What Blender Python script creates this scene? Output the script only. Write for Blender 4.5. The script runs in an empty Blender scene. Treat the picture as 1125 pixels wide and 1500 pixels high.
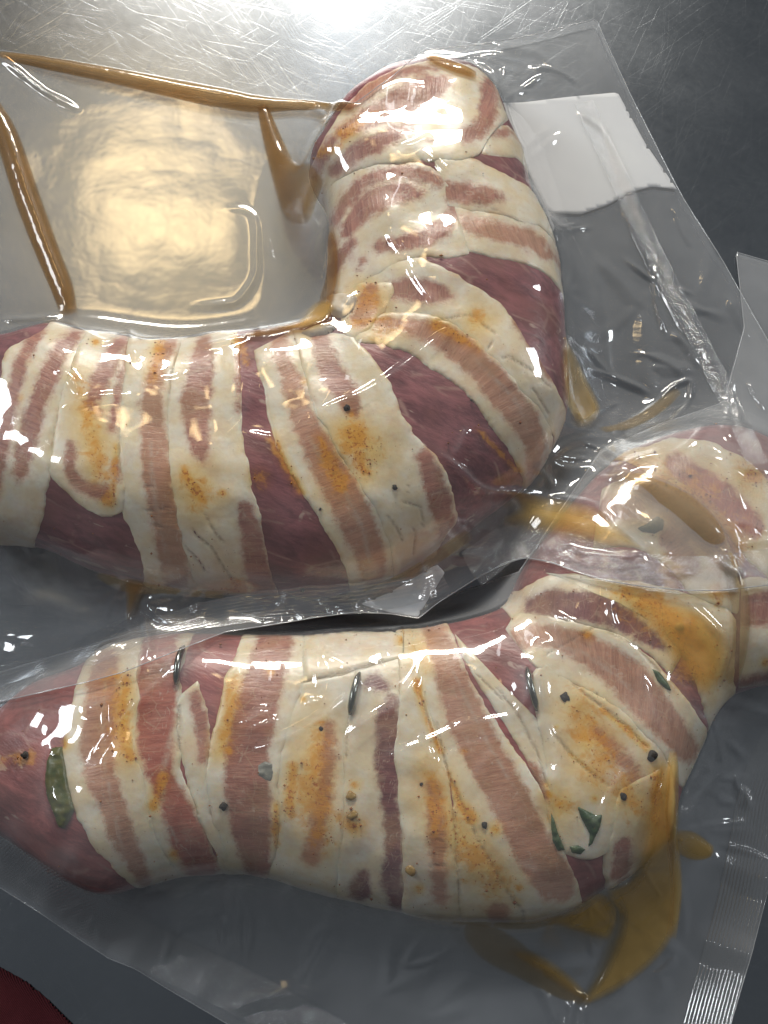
import bpy, math, random
import numpy as np
from mathutils import Vector, Matrix, kdtree
from mathutils.bvhtree import BVHTree

random.seed(7)
rng = np.random.default_rng(7)
SC = bpy.context.scene
COL = SC.collection
R = math.radians

# ------------------------------------------------------------------ camera
IW, IH = 1125.0, 1500.0
TILT = R(20)            # camera leans back from straight down
DIST = 0.47
TARGET = Vector((0.0, 0.0, 0.02))
cam_d = bpy.data.cameras.new('camera')
cam = bpy.data.objects.new('camera', cam_d)
COL.objects.link(cam)
cam.location = TARGET + Vector((0, -math.sin(TILT), math.cos(TILT))) * DIST
cam.rotation_euler = (TILT, 0, 0)
cam_d.sensor_fit = 'VERTICAL'
cam_d.sensor_height = 36.0
cam_d.lens = 36.0 * DIST / 0.40
cam_d.clip_start = 0.01
cam_d.clip_end = 50
SC.camera = cam

# ------------------------------------------------------------------ room light and added lamps
world = bpy.data.worlds.new('World')
SC.world = world
world.use_nodes = True
wb = world.node_tree.nodes['Background']
wb.inputs['Color'].default_value = (0.88, 0.94, 1.0, 1)
wb.inputs["Strength"].default_value = 0.095


def lamp(name, loc, target, power, sx, sy, colour, spread=180):
    d = bpy.data.lights.new(name, 'AREA')
    d.shape = 'RECTANGLE'
    d.size, d.size_y = sx, sy
    d.energy = power
    d.color = colour
    d.spread = R(spread)
    o = bpy.data.objects.new(name, d)
    COL.objects.link(o)
    o.location = loc
    o.rotation_euler = (Vector(target) - Vector(loc)).to_track_quat('-Z', 'Y').to_euler()
    return o




def over_steel(px, py, dist):
    """where a lamp hangs whose mirror image in the steel is seen at this spot of the table"""
    f = 1500.0 * DIST / 0.40
    d = Vector(((px - 562.5) / f, 0, 0)) + Vector((0, math.cos(TILT), math.sin(TILT))) * (-(py - 750.0) / f) - Vector((0, -math.sin(TILT), math.cos(TILT)))
    hit = cam.location + d * (-cam.location.z / d.z)
    return hit + Vector((d.x, d.y, -d.z)).normalized() * dist


lamp('high_window_light', over_steel(470, -370, 1.8), (0, 0, 0), 31, 0.75, 0.27, (1.0, 0.94, 0.84))
lamp('overhead_glint_light', (-1.12, 0.35, 1.45), (0, 0, 0), 1.3, 0.15, 0.15, (0.95, 0.98, 1.0))  # added lamp up and to the left, makes loose film folds glint
lamp('steel_band_light', over_steel(500, 10, 1.6), (0, 0.2, 0), 0.20, 0.06, 0.30, (0.96, 0.98, 1.0))  # added narrow lamp, mirrored in the steel as a white band
lamp('left_glint_light', (-1.30, 0.55, 1.0), (0, 0, 0.02), 5.5, 0.34, 0.36, (0.92, 0.96, 1.0))  # added lamp at the left, lights film ridges and seal glints
lamp('right_glint_light', (1.35, 0.60, 0.90), (0, 0, 0.02), 5, 0.32, 0.32, (0.92, 0.96, 1.0))  # added lamp at the right, for highlights on the film ridges
lamp('warm_glow_light', over_steel(235, 320, 1.3), over_steel(235, 320, 0), 0.0105, 0.50, 0.42, (1.0, 0.72, 0.36), 10).data.shape = 'ELLIPSE'  # added narrow-beam lamp, puts a golden glow on the steel

SC.view_settings.view_transform = 'Standard'
SC.view_settings.look = 'None'
SC.view_settings.gamma = 1.0
SC.view_settings.exposure = 0.36
SC.cycles.use_denoising = True
SC.cycles.transparent_max_bounces = 24
SC.cycles.max_bounces = 6
SC.cycles.caustics_reflective = False
SC.cycles.caustics_refractive = False
SC.cycles.sample_clamp_indirect = 4.0

# ------------------------------------------------------------------ pixel <-> world
CAM = np.array(cam.location)
CX = np.array((1.0, 0, 0))
CY = np.array((0, math.cos(TILT), math.sin(TILT)))
CZ = np.array((0, -math.sin(TILT), math.cos(TILT)))     # camera looks along -CZ
FPX = cam_d.lens / 36.0 * IH


def rays(px):
    px = np.asarray(px, float).reshape(-1, 2)
    a = (px[:, 0] - IW / 2) / FPX
    b = -(px[:, 1] - IH / 2) / FPX
    return a[:, None] * CX + b[:, None] * CY - CZ


def unproj(px, z):
    d = rays(px)
    t = (np.asarray(z) - CAM[2]) / d[:, 2]
    return CAM + d * t[:, None]


def project(p):
    q = np.asarray(p, float) - CAM
    w = -(q @ CZ)
    return np.stack([IW / 2 + FPX * (q @ CX) / w, IH / 2 - FPX * (q @ CY) / w], -1)


# ------------------------------------------------------------------ numpy helpers
def resample(pts, n, smooth=True):
    """even arclength resample of a polyline of any width, Catmull-Rom smoothed"""
    p = np.asarray(pts, float)
    if smooth and len(p) > 2:
        e = np.vstack([2 * p[0] - p[1], p, 2 * p[-1] - p[-2]])
        out = []
        for k in range(1, len(e) - 2):
            t = np.linspace(0, 1, 12, endpoint=False)[:, None]
            a, b, c, d = e[k - 1], e[k], e[k + 1], e[k + 2]
            out.append(0.5 * (2 * b + (c - a) * t + (2 * a - 5 * b + 4 * c - d) * t ** 2 + (3 * b - a - 3 * c + d) * t ** 3))
        p = np.vstack(out + [p[-1:]])
    s = np.r_[0, np.cumsum(np.linalg.norm(np.diff(p[:, :2], axis=0), axis=1))]
    q = np.linspace(0, s[-1], n)
    return np.stack([np.interp(q, s, p[:, k]) for k in range(p.shape[1])], -1)


def capsules(P, chain):
    """signed distance (positive inside) to a chain of (x, y, r) discs"""
    c = np.asarray(chain, float)
    if len(c) == 1:
        return c[0, 2] - np.linalg.norm(P - c[0, :2], axis=1)
    best = np.full(len(P), -1e9)
    for a, b in zip(c[:-1], c[1:]):
        d = b[:2] - a[:2]
        t = np.clip(((P - a[:2]) @ d) / max(d @ d, 1e-9), 0, 1)
        s = a[2] + (b[2] - a[2]) * t - np.linalg.norm(P - a[:2] - t[:, None] * d, axis=1)
        best = np.maximum(best, s)
    return best


def inside_sdf(P, poly):
    """signed distance to a closed polygon, positive inside"""
    v = np.asarray(poly, float)
    n = len(v)
    dist = np.full(len(P), 1e9)
    ins = np.zeros(len(P), bool)
    near = np.zeros_like(P)
    for k in range(n):
        a, b = v[k], v[(k + 1) % n]
        d = b - a
        t = np.clip(((P - a) @ d) / max(d @ d, 1e-12), 0, 1)
        q = a + t[:, None] * d
        l = np.linalg.norm(P - q, axis=1)
        m = l < dist
        near[m] = q[m]
        dist = np.where(m, l, dist)
        c = (a[1] > P[:, 1]) != (b[1] > P[:, 1])
        if abs(b[1] - a[1]) > 1e-12:
            ins ^= c & (P[:, 0] < (b[0] - a[0]) * (P[:, 1] - a[1]) / (b[1] - a[1]) + a[0])
    return np.where(ins, dist, -dist), near


def vnoise(X, Y, scale, seed):
    """smooth value noise in [-1, 1]"""
    g = np.random.default_rng(seed).uniform(-1, 1, (64, 64))
    x, y = X / scale, Y / scale
    xi, yi = np.floor(x).astype(int), np.floor(y).astype(int)
    fx, fy = x - xi, y - yi
    fx, fy = fx * fx * (3 - 2 * fx), fy * fy * (3 - 2 * fy)
    h = lambda a, b: g[a % 64, b % 64]
    return (h(xi, yi) * (1 - fx) * (1 - fy) + h(xi + 1, yi) * fx * (1 - fy)
            + h(xi, yi + 1) * (1 - fx) * fy + h(xi + 1, yi + 1) * fx * fy)


# ------------------------------------------------------------------ objects
def tag(o, label=None, cat=None, group=None, kind=None):
    if label: o['label'] = label
    if cat: o['category'] = cat
    if group: o['group'] = group
    if kind: o['kind'] = kind
    return o


def empty(name, loc):
    o = bpy.data.objects.new(name, None)
    COL.objects.link(o)
    o.location = loc
    o.empty_display_size = 0.02
    bpy.context.view_layer.update()
    return o


def mesh_obj(name, verts, faces, mat, parent=None, attrs=None, uv=None, smooth=True):
    me = bpy.data.meshes.new(name)
    me.from_pydata(np.asarray(verts).tolist(), [], faces if isinstance(faces, list) else np.asarray(faces).tolist())
    if smooth:
        me.polygons.foreach_set('use_smooth', np.ones(len(me.polygons), bool))
    for k, v in (attrs or {}).items():
        a = me.attributes.new(k, 'FLOAT', 'POINT')
        a.data.foreach_set('value', np.asarray(v, np.float32))
    if uv is not None:
        l = me.uv_layers.new(name='UVMap')
        vi = np.empty(len(me.loops), int)
        me.loops.foreach_get('vertex_index', vi)
        l.data.foreach_set('uv', np.asarray(uv, np.float32)[vi].ravel())
    me.materials.append(mat)
    me.update()
    o = bpy.data.objects.new(name, me)
    COL.objects.link(o)
    if parent:
        o.parent = parent
        o.matrix_parent_inverse = parent.matrix_world.inverted()
    return o


def grid_faces(n, m, wrap=False):
    i, j = np.meshgrid(np.arange(n - 1), np.arange(m if wrap else m - 1), indexing='ij')
    a = i * m + j
    b = i * m + (j + 1) % m
    return np.stack([a, a + m, b + m, b], -1).reshape(-1, 4)


# ------------------------------------------------------------------ materials
class NT:
    """tiny node-graph helper"""
    def __init__(self, name):
        self.m = bpy.data.materials.new(name)
        self.m.use_nodes = True
        self.t = self.m.node_tree
        self.t.nodes.clear()
        self.out = self.t.nodes.new('ShaderNodeOutputMaterial')

    def n(self, kind, **kw):
        nd = self.t.nodes.new('ShaderNode' + kind)
        ins = kw.pop('ins', {})
        for k, v in kw.items():
            setattr(nd, k, v)
        for k, v in ins.items():
            self.set(nd.inputs[k], v)
        return nd

    def set(self, sock, v):
        if isinstance(v, bpy.types.NodeSocket):
            self.t.links.new(v, sock)
        elif isinstance(v, (tuple, list)):
            sock.default_value = (*v, 1) if len(v) == 3 and sock.type == 'RGBA' else v
        else:
            sock.default_value = v

    def math(self, op, a, b=0.0, c=None, clamp=False):
        nd = self.n('Math', operation=op, use_clamp=clamp)
        self.set(nd.inputs[0], a)
        self.set(nd.inputs[1], b)
        if c is not None: self.set(nd.inputs[2], c)
        return nd.outputs[0]

    def mix(self, f, a, b, blend='MIX'):
        nd = self.n('Mix', data_type='RGBA', blend_type=blend)
        self.set(nd.inputs[0], f)
        self.set(nd.inputs[6], a)
        self.set(nd.inputs[7], b)
        return nd.outputs[2]

    def step(self, v, lo, hi):
        nd = self.n('MapRange', interpolation_type='SMOOTHSTEP')
        self.set(nd.inputs[0], v)
        nd.inputs[1].default_value, nd.inputs[2].default_value = lo, hi
        return nd.outputs[0]

    def attr(self, name):
        return self.n('Attribute', attribute_name=name).outputs['Fac']

    def mm(self, scale=(1, 1, 1), rot=(0, 0, 0)):
        tc = self.n('TexCoord').outputs['Object']
        if any(rot): tc = self.n('Mapping', ins={'Vector': tc, 'Rotation': rot}).outputs[0]
        return self.n('Mapping', ins={'Vector': tc, 'Scale': tuple(1000.0 * s for s in scale)}).outputs[0]

    def noise(self, vec, scale, detail=3.0, rough=0.55, dist=0.0):
        return self.n('TexNoise', ins={'Vector': vec, 'Scale': scale, 'Detail': detail, 'Roughness': rough, 'Distortion': dist}).outputs[0]

    def bump(self, h, strength, dist=0.001, normal=None):
        nd = self.n('Bump', ins={'Height': h, 'Strength': strength, 'Distance': dist})
        if normal is not None: self.set(nd.inputs['Normal'], normal)
        return nd.outputs[0]

    def principled(self, **ins):
        nd = self.n('BsdfPrincipled')
        for k, v in ins.items():
            self.set(nd.inputs[k.replace('_', ' ')], v)
        return nd.outputs[0]

    def done(self, shader):
        self.t.links.new(shader, self.out.inputs['Surface'])
        return self.m


def spice_stain(g, mm, colour, stain, strength=1.0):
    """turmeric-orange marinade: a yellow soak, orange smears, dark clots"""
    n0 = g.noise(mm, 0.045, 3, 0.6)
    n1 = g.noise(mm, 0.20, 4, 0.68, 0.5)
    n2 = g.noise(mm, 0.85, 3, 0.6)
    soak = g.math('MULTIPLY', stain, g.step(n0, 0.15, 0.52))
    c = g.mix(g.math('MULTIPLY', soak, 0.95 * strength, clamp=True), colour, (1.0, 0.74, 0.21), 'MULTIPLY')
    smear = g.step(g.math('ADD', g.math('MULTIPLY', stain, 0.55), n1), 0.80, 1.08)
    c = g.mix(g.math('MULTIPLY', smear, 0.75 * strength), c, (0.72, 0.31, 0.014))
    clot = g.step(g.math('ADD', g.math('MULTIPLY', stain, 0.34), n2), 0.85, 0.97)
    return g.mix(g.math('MULTIPLY', clot, 0.8 * strength), c, (0.42, 0.105, 0.008))


def bacon_material(name, lean_a, lean_b, fat_a, fat_b):
    g = NT(name)
    mm = g.mm()
    uv = g.n('UVMap', uv_map='UVMap').outputs[0]
    lean = g.attr('lean')
    # irregular edge of the lean streak
    e = g.math('ADD', g.math('MULTIPLY', g.math('SUBTRACT', g.noise(mm, 0.24, 4, 0.62), 0.5), 22.0),
               g.math('MULTIPLY', g.math('SUBTRACT', g.noise(mm, 1.1, 3, 0.65), 0.5), g.math('ADD', 1.0, g.math('MULTIPLY', g.step(g.noise(mm, 0.1, 2), 0.35, 0.65), 9.0))))
    l = g.math('ADD', lean, e)
    lm = g.step(l, -4.5, 5.5)
    # muscle fibres run across the slice: stretched in uv
    fib = g.n('Mapping', ins={'Vector': uv, 'Scale': (0.16, 1.0, 1.0)}).outputs[0]
    f1 = g.noise(fib, 1.1, 4, 0.65, 0.6)
    f2 = g.noise(fib, 0.35, 2, 0.5, 0.4)
    leanc = g.mix(g.step(f1, 0.30, 0.72), lean_a, lean_b)
    leanc = g.mix(g.math('MULTIPLY', g.step(f2, 0.35, 0.68), 0.5), leanc, tuple(x * 1.25 for x in lean_b))
    # pale membrane lines between bundles
    vw = g.n('VectorMath', operation='ADD', ins={0: mm, 1: g.n('TexNoise', ins={'Vector': mm, 'Scale': 0.25, 'Detail': 3.0}).outputs[1]}).outputs[0]
    vor = g.n('TexVoronoi', feature='DISTANCE_TO_EDGE', ins={'Vector': vw, 'Scale': 0.19, 'Randomness': 1.0}).outputs[0]
    vein = g.math('MULTIPLY', g.math('SUBTRACT', 1.0, g.step(vor, 0.012, 0.055)), g.step(g.noise(mm, 0.12, 2), 0.40, 0.60))
    leanc = g.mix(g.math('MULTIPLY', vein, 0.22), leanc, tuple(0.85 * x for x in fat_a))
    leanc = g.mix(g.math('MULTIPLY', g.attr('seam'), g.step(g.noise(mm, 0.4, 3), 0.25, 0.6)), leanc, (0.56, 0.40, 0.31))
    leanc = g.mix(g.math('MULTIPLY', g.step(g.noise(mm, 0.06, 3), 0.45, 0.68), 0.55), leanc, (0.40, 0.215, 0.105))
    # fine fat marbling inside the lean
    mar = g.step(g.noise(g.n('Mapping', ins={'Vector': uv, 'Scale': (0.45, 0.16, 1.0)}).outputs[0], 1.0, 5, 0.72, 1.2), 0.56, 0.70)
    leanc = g.mix(g.math('MULTIPLY', mar, 0.6), leanc, (0.64, 0.48, 0.38))
    # short dark fibre slits
    slit = g.step(g.noise(fib, 2.4, 1, 0.4, 0.3), 0.70, 0.78)
    leanc = g.mix(g.math('MULTIPLY', slit, 0.55), leanc, tuple(0.35 * x for x in lean_a))
    # fat
    fatc = g.mix(g.step(g.noise(mm, 0.11, 4, 0.6), 0.36, 0.66), fat_a, fat_b)
    fatc = g.mix(g.math('MULTIPLY', g.step(g.noise(mm, 0.55, 3), 0.50, 0.74), 0.22), fatc, (0.62, 0.46, 0.33))
    # flecks of spice scattered thinly everywhere
    vf = g.n('TexVoronoi', ins={'Vector': mm, 'Scale': 0.55, 'Randomness': 1.0})
    fleck = g.math('MULTIPLY', g.math('SUBTRACT', 1.0, g.step(vf.outputs[0], 0.06, 0.13)), g.step(g.noise(mm, 0.09, 2), 0.50, 0.60))
    # blush of pink fat next to the lean
    fatc = g.mix(g.math('MULTIPLY', g.step(l, -9.0, 0.0), 0.28), fatc, tuple(1.15 * x for x in lean_b))
    c = g.mix(lm, fatc, leanc)
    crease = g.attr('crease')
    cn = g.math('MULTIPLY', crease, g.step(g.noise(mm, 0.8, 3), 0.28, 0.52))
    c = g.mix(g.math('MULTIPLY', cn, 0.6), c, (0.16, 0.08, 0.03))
    pink = g.step(g.noise(mm, 0.07, 4, 0.65), 0.48, 0.70)
    c = g.mix(g.math('MULTIPLY', pink, 0.30), c, (0.62, 0.40, 0.29))
    c = spice_stain(g, mm, c, g.attr('stain'))
    c = g.mix(g.math('MULTIPLY', fleck, 0.6), c, (0.22, 0.08, 0.015))
    # wet juice gathers along the cut edge
    c = g.mix(g.math('MULTIPLY', g.attr('edge'), g.math('MULTIPLY', g.step(g.noise(mm, 0.14, 3), 0.42, 0.64), 0.55)), c, (0.46, 0.21, 0.03))
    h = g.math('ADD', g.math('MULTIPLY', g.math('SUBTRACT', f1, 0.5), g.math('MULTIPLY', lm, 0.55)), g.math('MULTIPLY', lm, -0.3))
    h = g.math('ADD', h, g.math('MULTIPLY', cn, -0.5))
    h = g.math('ADD', h, g.math('ADD', g.math('MULTIPLY', g.noise(mm, 0.5, 3), 0.25), g.math('MULTIPLY', g.noise(mm, 0.13, 2), 1.1)))
    nrm = g.bump(h, 0.5, 0.0006)
    return g.done(g.principled(Base_Color=c, Roughness=0.33, Normal=nrm, Subsurface_Weight=0.30,
                               Subsurface_Radius=(0.003, 0.0012, 0.0007), Subsurface_Scale=1.0))


def pork_material(name, a, b):
    g = NT(name)
    mm = g.mm()
    st = g.mm((0.35, 1.0, 1.0), (0, 0, R(25)))
    n1 = g.noise(st, 0.16, 5, 0.62, 0.5)
    n2 = g.noise(st, 0.7, 3, 0.6)
    c = g.mix(g.step(n1, 0.30, 0.70), tuple(0.8 * x for x in a), tuple(1.15 * x for x in b))
    c = g.mix(g.math('MULTIPLY', g.step(n2, 0.45, 0.75), 0.3), c, tuple(1.5 * x for x in b))
    c = g.mix(g.math('MULTIPLY', g.step(g.noise(g.mm((0.12, 1.0, 1.0), (0, 0, R(25))), 1.0, 3, 0.6), 0.5, 0.75), 0.12), c, tuple(0.6 * x for x in a))
    vw = g.n('VectorMath', operation='ADD', ins={0: st, 1: g.n('TexNoise', ins={'Vector': mm, 'Scale': 0.14, 'Detail': 4.0}).outputs[1]}).outputs[0]
    vor = g.n('TexVoronoi', feature='DISTANCE_TO_EDGE', ins={'Vector': vw, 'Scale': 0.085, 'Randomness': 1.0}).outputs[0]
    vein = g.math('MULTIPLY', g.math('SUBTRACT', 1.0, g.step(vor, 0.0, 0.06)), g.step(g.noise(mm, 0.07, 3), 0.50, 0.60))
    c = g.mix(g.math('MULTIPLY', vein, 0.5), c, (0.55, 0.36, 0.29))
    c = g.mix(g.math('MULTIPLY', g.step(g.noise(mm, 0.035, 3), 0.42, 0.66), 0.6), c, (0.175, 0.052, 0.038))
    blob = g.step(g.noise(st, 0.21, 3, 0.55, 0.8), 0.66, 0.73)
    c = g.mix(g.math('MULTIPLY', blob, 0.75), c, (0.56, 0.40, 0.33))
    c = spice_stain(g, mm, c, g.attr('stain'), 0.8)
    nrm = g.bump(g.math('ADD', n2, g.math('MULTIPLY', n1, 2.0)), 0.22, 0.0007)
    return g.done(g.principled(Base_Color=c, Roughness=0.38, Normal=nrm))


FAT_A, FAT_B = (0.79, 0.665, 0.45), (0.83, 0.765, 0.635)
M_BACON = bacon_material('bacon', (0.28, 0.105, 0.080), (0.46, 0.215, 0.155), FAT_A, FAT_B)
M_BACON_PALE = bacon_material('bacon_pale', (0.40, 0.185, 0.12), (0.56, 0.31, 0.205), FAT_A, FAT_B)
M_BACON_RED = bacon_material('bacon_red', (0.33, 0.085, 0.058), (0.48, 0.17, 0.115), FAT_A, FAT_B)
M_BACON_DARK = bacon_material('bacon_dark', (0.15, 0.055, 0.060), (0.25, 0.10, 0.095), FAT_A, FAT_B)
M_PORK = pork_material('pork', (0.165, 0.045, 0.055), (0.29, 0.10, 0.108))
M_PORK_RED = pork_material('pork_red', (0.23, 0.050, 0.052), (0.37, 0.115, 0.105))


def schlick(g, nrm, f0):
    face = g.n('LayerWeight', ins={'Blend': 0.5} if nrm is None else {'Blend': 0.5, 'Normal': nrm}).outputs['Facing']
    return g.math('ADD', g.math('MULTIPLY', g.math('POWER', face, 5.0), 0.85 - f0), f0)


def film_material(name, veil=0.06, gloss=1.0, waffle=0.0, rough=0.04, wrinkle=0.10):
    g = NT(name)
    mm = g.mm()
    h = g.math('ADD', g.noise(mm, 0.05, 3, 0.5), g.math('MULTIPLY', g.noise(mm, 0.35, 2, 0.5), 0.05))
    nrm = g.bump(h, wrinkle, 0.004)
    if waffle:
        uv = g.n('SeparateXYZ', ins={0: g.n('UVMap', uv_map='UVMap').outputs[0]})
        a = g.math('SINE', g.math('MULTIPLY', uv.outputs[0], 2 * math.pi / 1.25))
        b = g.math('SINE', g.math('MULTIPLY', uv.outputs[1], 2 * math.pi / (1.25 if waffle > 0 else 400)))
        w = g.math('MULTIPLY', a, b) if waffle > 0 else a
        nrm = g.bump(w, abs(waffle), 0.00018, nrm)
    fr = g.math('MULTIPLY', schlick(g, None, 0.085), gloss, clamp=True)
    tr = g.n('BsdfTransparent', ins={'Color': (0.99, 0.988, 0.98)}).outputs[0]
    ve = g.n('BsdfDiffuse', ins={'Color': (0.78, 0.80, 0.83), 'Normal': nrm}).outputs[0]
    if veil is None: rough = g.math('ADD', rough, g.math('MULTIPLY', g.attr('loose'), 0.3))
    gl = g.n('BsdfGlossy', ins={'Color': (1, 1, 1), 'Roughness': rough, 'Normal': nrm}).outputs[0]
    vf = g.math('MULTIPLY', g.math('ADD', 0.6, g.math('MULTIPLY', g.noise(mm, 0.04, 3), 0.8)), g.attr('loose') if veil is None else veil)
    m1 = g.n('MixShader', ins={0: vf, 1: tr, 2: ve}).outputs[0]
    m2 = g.n('MixShader', ins={0: fr, 1: m1, 2: gl}).outputs[0]
    return g.done(m2)


M_FILM = film_material('bag_film', None, wrinkle=0.05)
M_SEAL = film_material('seal_waffle', 0.11, 1.5, waffle=0.9, rough=0.11, wrinkle=0.05)
M_SEAL_RIB = film_material('seal_ribbed', 0.10, 1.5, waffle=-0.8, rough=0.11, wrinkle=0.05)
M_EDGE = film_material('bag_edge', 0.40, 1.6, rough=0.12)


def juice_material(name, colour, body, density):
    """cloudy meat juice trapped under the film: thin at its rim, deeper inside"""
    g = NT(name)
    mm = g.mm()
    n = g.noise(mm, 0.06, 4, 0.6)
    dep = g.math('MULTIPLY', g.attr('depth'), g.math('ADD', 0.75, g.math('MULTIPLY', n, 0.5)), clamp=True)
    tr = g.n('BsdfTransparent', ins={'Color': g.mix(dep, (1, 1, 1), colour)}).outputs[0]
    df = g.principled(Base_Color=g.mix(g.step(n, 0.3, 0.7), body, tuple(0.78 * x for x in body)), Roughness=0.35)
    m = g.n('MixShader', ins={0: g.math('MULTIPLY', dep, density, clamp=True), 1: tr, 2: df}).outputs[0]
    nrm = g.bump(g.noise(mm, 0.09, 2), 0.2, 0.003)
    gl = g.n('BsdfGlossy', ins={'Roughness': 0.06, 'Normal': nrm}).outputs[0]
    return g.done(g.n('MixShader', ins={0: schlick(g, None, 0.05), 1: m, 2: gl}).outputs[0])


M_JUICE = juice_material('amber_juice', (0.97, 0.74, 0.36), (0.98, 0.64, 0.20), 0.40)
M_JUICE_BROWN = juice_material('brown_juice', (0.72, 0.50, 0.25), (0.46, 0.28, 0.12), 0.32)
M_JUICE_PALE = juice_material('pale_juice', (0.90, 0.80, 0.62), (0.52, 0.41, 0.27), 0.35)


def steel_material():
    g = NT('brushed_steel')
    mm = g.mm()
    cloud = g.noise(mm, 0.013, 4, 0.6)
    fine = g.noise(mm, 0.30, 4, 0.7)
    total = None
    for k, (ang, sx, sy, lo) in enumerate(((12, 0.022, 1.5, 0.66), (58, 0.015, 1.8, 0.66), (-35, 0.026, 1.4, 0.67), (97, 0.018, 1.7, 0.67), (-66, 0.020, 2.0, 0.66), (31, 0.03, 2.2, 0.66), (140, 0.014, 1.5, 0.67))):
        rt = g.n('Mapping', ins={'Vector': g.n('TexCoord').outputs['Object'], 'Rotation': (0, 0, R(ang)), 'Location': (k * 3.1, k * 1.7, 0)}).outputs[0]
        v = g.n('Mapping', ins={'Vector': rt, 'Scale': (1000 * sx, 1000 * sy, 1000)}).outputs[0]
        s = g.step(g.noise(v, 1.0, 1, 0.5, 0.15), lo, lo + 0.07)
        total = s if total is None else g.math('ADD', total, s)
    grain = g.noise(g.mm((0.03, 1.4, 1), (0, 0, R(62))), 1.0, 3, 0.6)
    base = g.mix(cloud, (0.26, 0.285, 0.315), (0.38, 0.405, 0.435))
    base = g.mix(g.math('MULTIPLY', total, 0.12, clamp=True), base, (0.62, 0.64, 0.67))
    rough = g.math('ADD', g.math('ADD', 0.13, g.math('MULTIPLY', cloud, 0.10)), g.math('MULTIPLY', fine, 0.07))
    h = g.math('ADD', g.math('MULTIPLY', total, -0.09), g.math('MULTIPLY', grain, 0.2))
    nrm = g.bump(h, 0.22, 0.0003)
    return g.done(g.principled(Base_Color=base, Metallic=1.0, Roughness=rough, Normal=nrm))


def plain(name, col, rough=0.5, col2=None, scale=0.4, bump=0.2, **kw):
    g = NT(name)
    mm = g.mm()
    n = g.noise(mm, scale, 4, 0.6)
    c = g.mix(g.step(n, 0.3, 0.7), col, col2 or tuple(0.7 * x for x in col))
    return g.done(g.principled(Base_Color=c, Roughness=rough, Normal=g.bump(n, bump, 0.0006), **kw))


M_STEEL = steel_material()
M_PAPER = plain('label_paper', (0.80, 0.81, 0.82), 0.7, (0.76, 0.77, 0.79), 0.03, 0.03)
M_FAT = plain('fat', (0.70, 0.63, 0.52), 0.4, (0.62, 0.50, 0.36), 0.25, 0.4)
M_GREEN = plain('green_pepper', (0.062, 0.085, 0.012), 0.35, (0.115, 0.105, 0.012), 0.3, 0.3)
M_LEAF = plain('green_leaf', (0.026, 0.066, 0.022), 0.4, (0.10, 0.14, 0.065), 0.35, 0.5)
M_GREY = plain('greyed_leaf', (0.16, 0.165, 0.145), 0.4, (0.34, 0.33, 0.27), 0.3, 0.5)
M_PEPPER = plain('peppercorn', (0.012, 0.009, 0.007), 0.6, (0.03, 0.02, 0.012), 1.2, 0.8)
M_SEED = plain('chilli_seed', (0.42, 0.27, 0.08), 0.35, (0.30, 0.17, 0.04), 0.6, 0.4)
M_PIN = plain('pin_steel', (0.30, 0.31, 0.29), 0.22, (0.22, 0.23, 0.21), 0.3, 0.1, Metallic=1.0)
M_FLECK = plain('spice', (0.22, 0.055, 0.008), 0.6, (0.36, 0.13, 0.01), 0.25, 0.3)


def cloth_material():
    g = NT('red_cloth')
    v = g.mm((1, 1, 1), (0, 0, R(-40)))
    w = g.n('TexWave', ins={'Vector': v, 'Scale': 0.55, 'Distortion': 0.4, 'Detail': 1.0}).outputs[1]
    c = g.mix(w, (0.055, 0.004, 0.008), (0.13, 0.010, 0.016))
    return g.done(g.principled(Base_Color=c, Roughness=0.9, Normal=g.bump(w, 0.6, 0.0006)))


M_CLOTH = cloth_material()

# ------------------------------------------------------------------ the table (setting)
def box(name, x0, x1, y0, y1, z0, z1, mat, parent=None):
    v = [(x, y, z) for z in (z0, z1) for y in (y0, y1) for x in (x0, x1)]
    f = [(0, 2, 3, 1), (4, 5, 7, 6), (0, 1, 5, 4), (2, 6, 7, 3), (0, 4, 6, 2), (1, 3, 7, 5)]
    return mesh_obj(name, v, f, mat, parent, smooth=False)


tag(box('steel_table_top', -0.62, 0.62, -0.36, 0.62, -0.03, 0.0, M_STEEL), 'scratched brushed stainless steel table top under the two bags', 'table', kind='structure')


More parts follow.
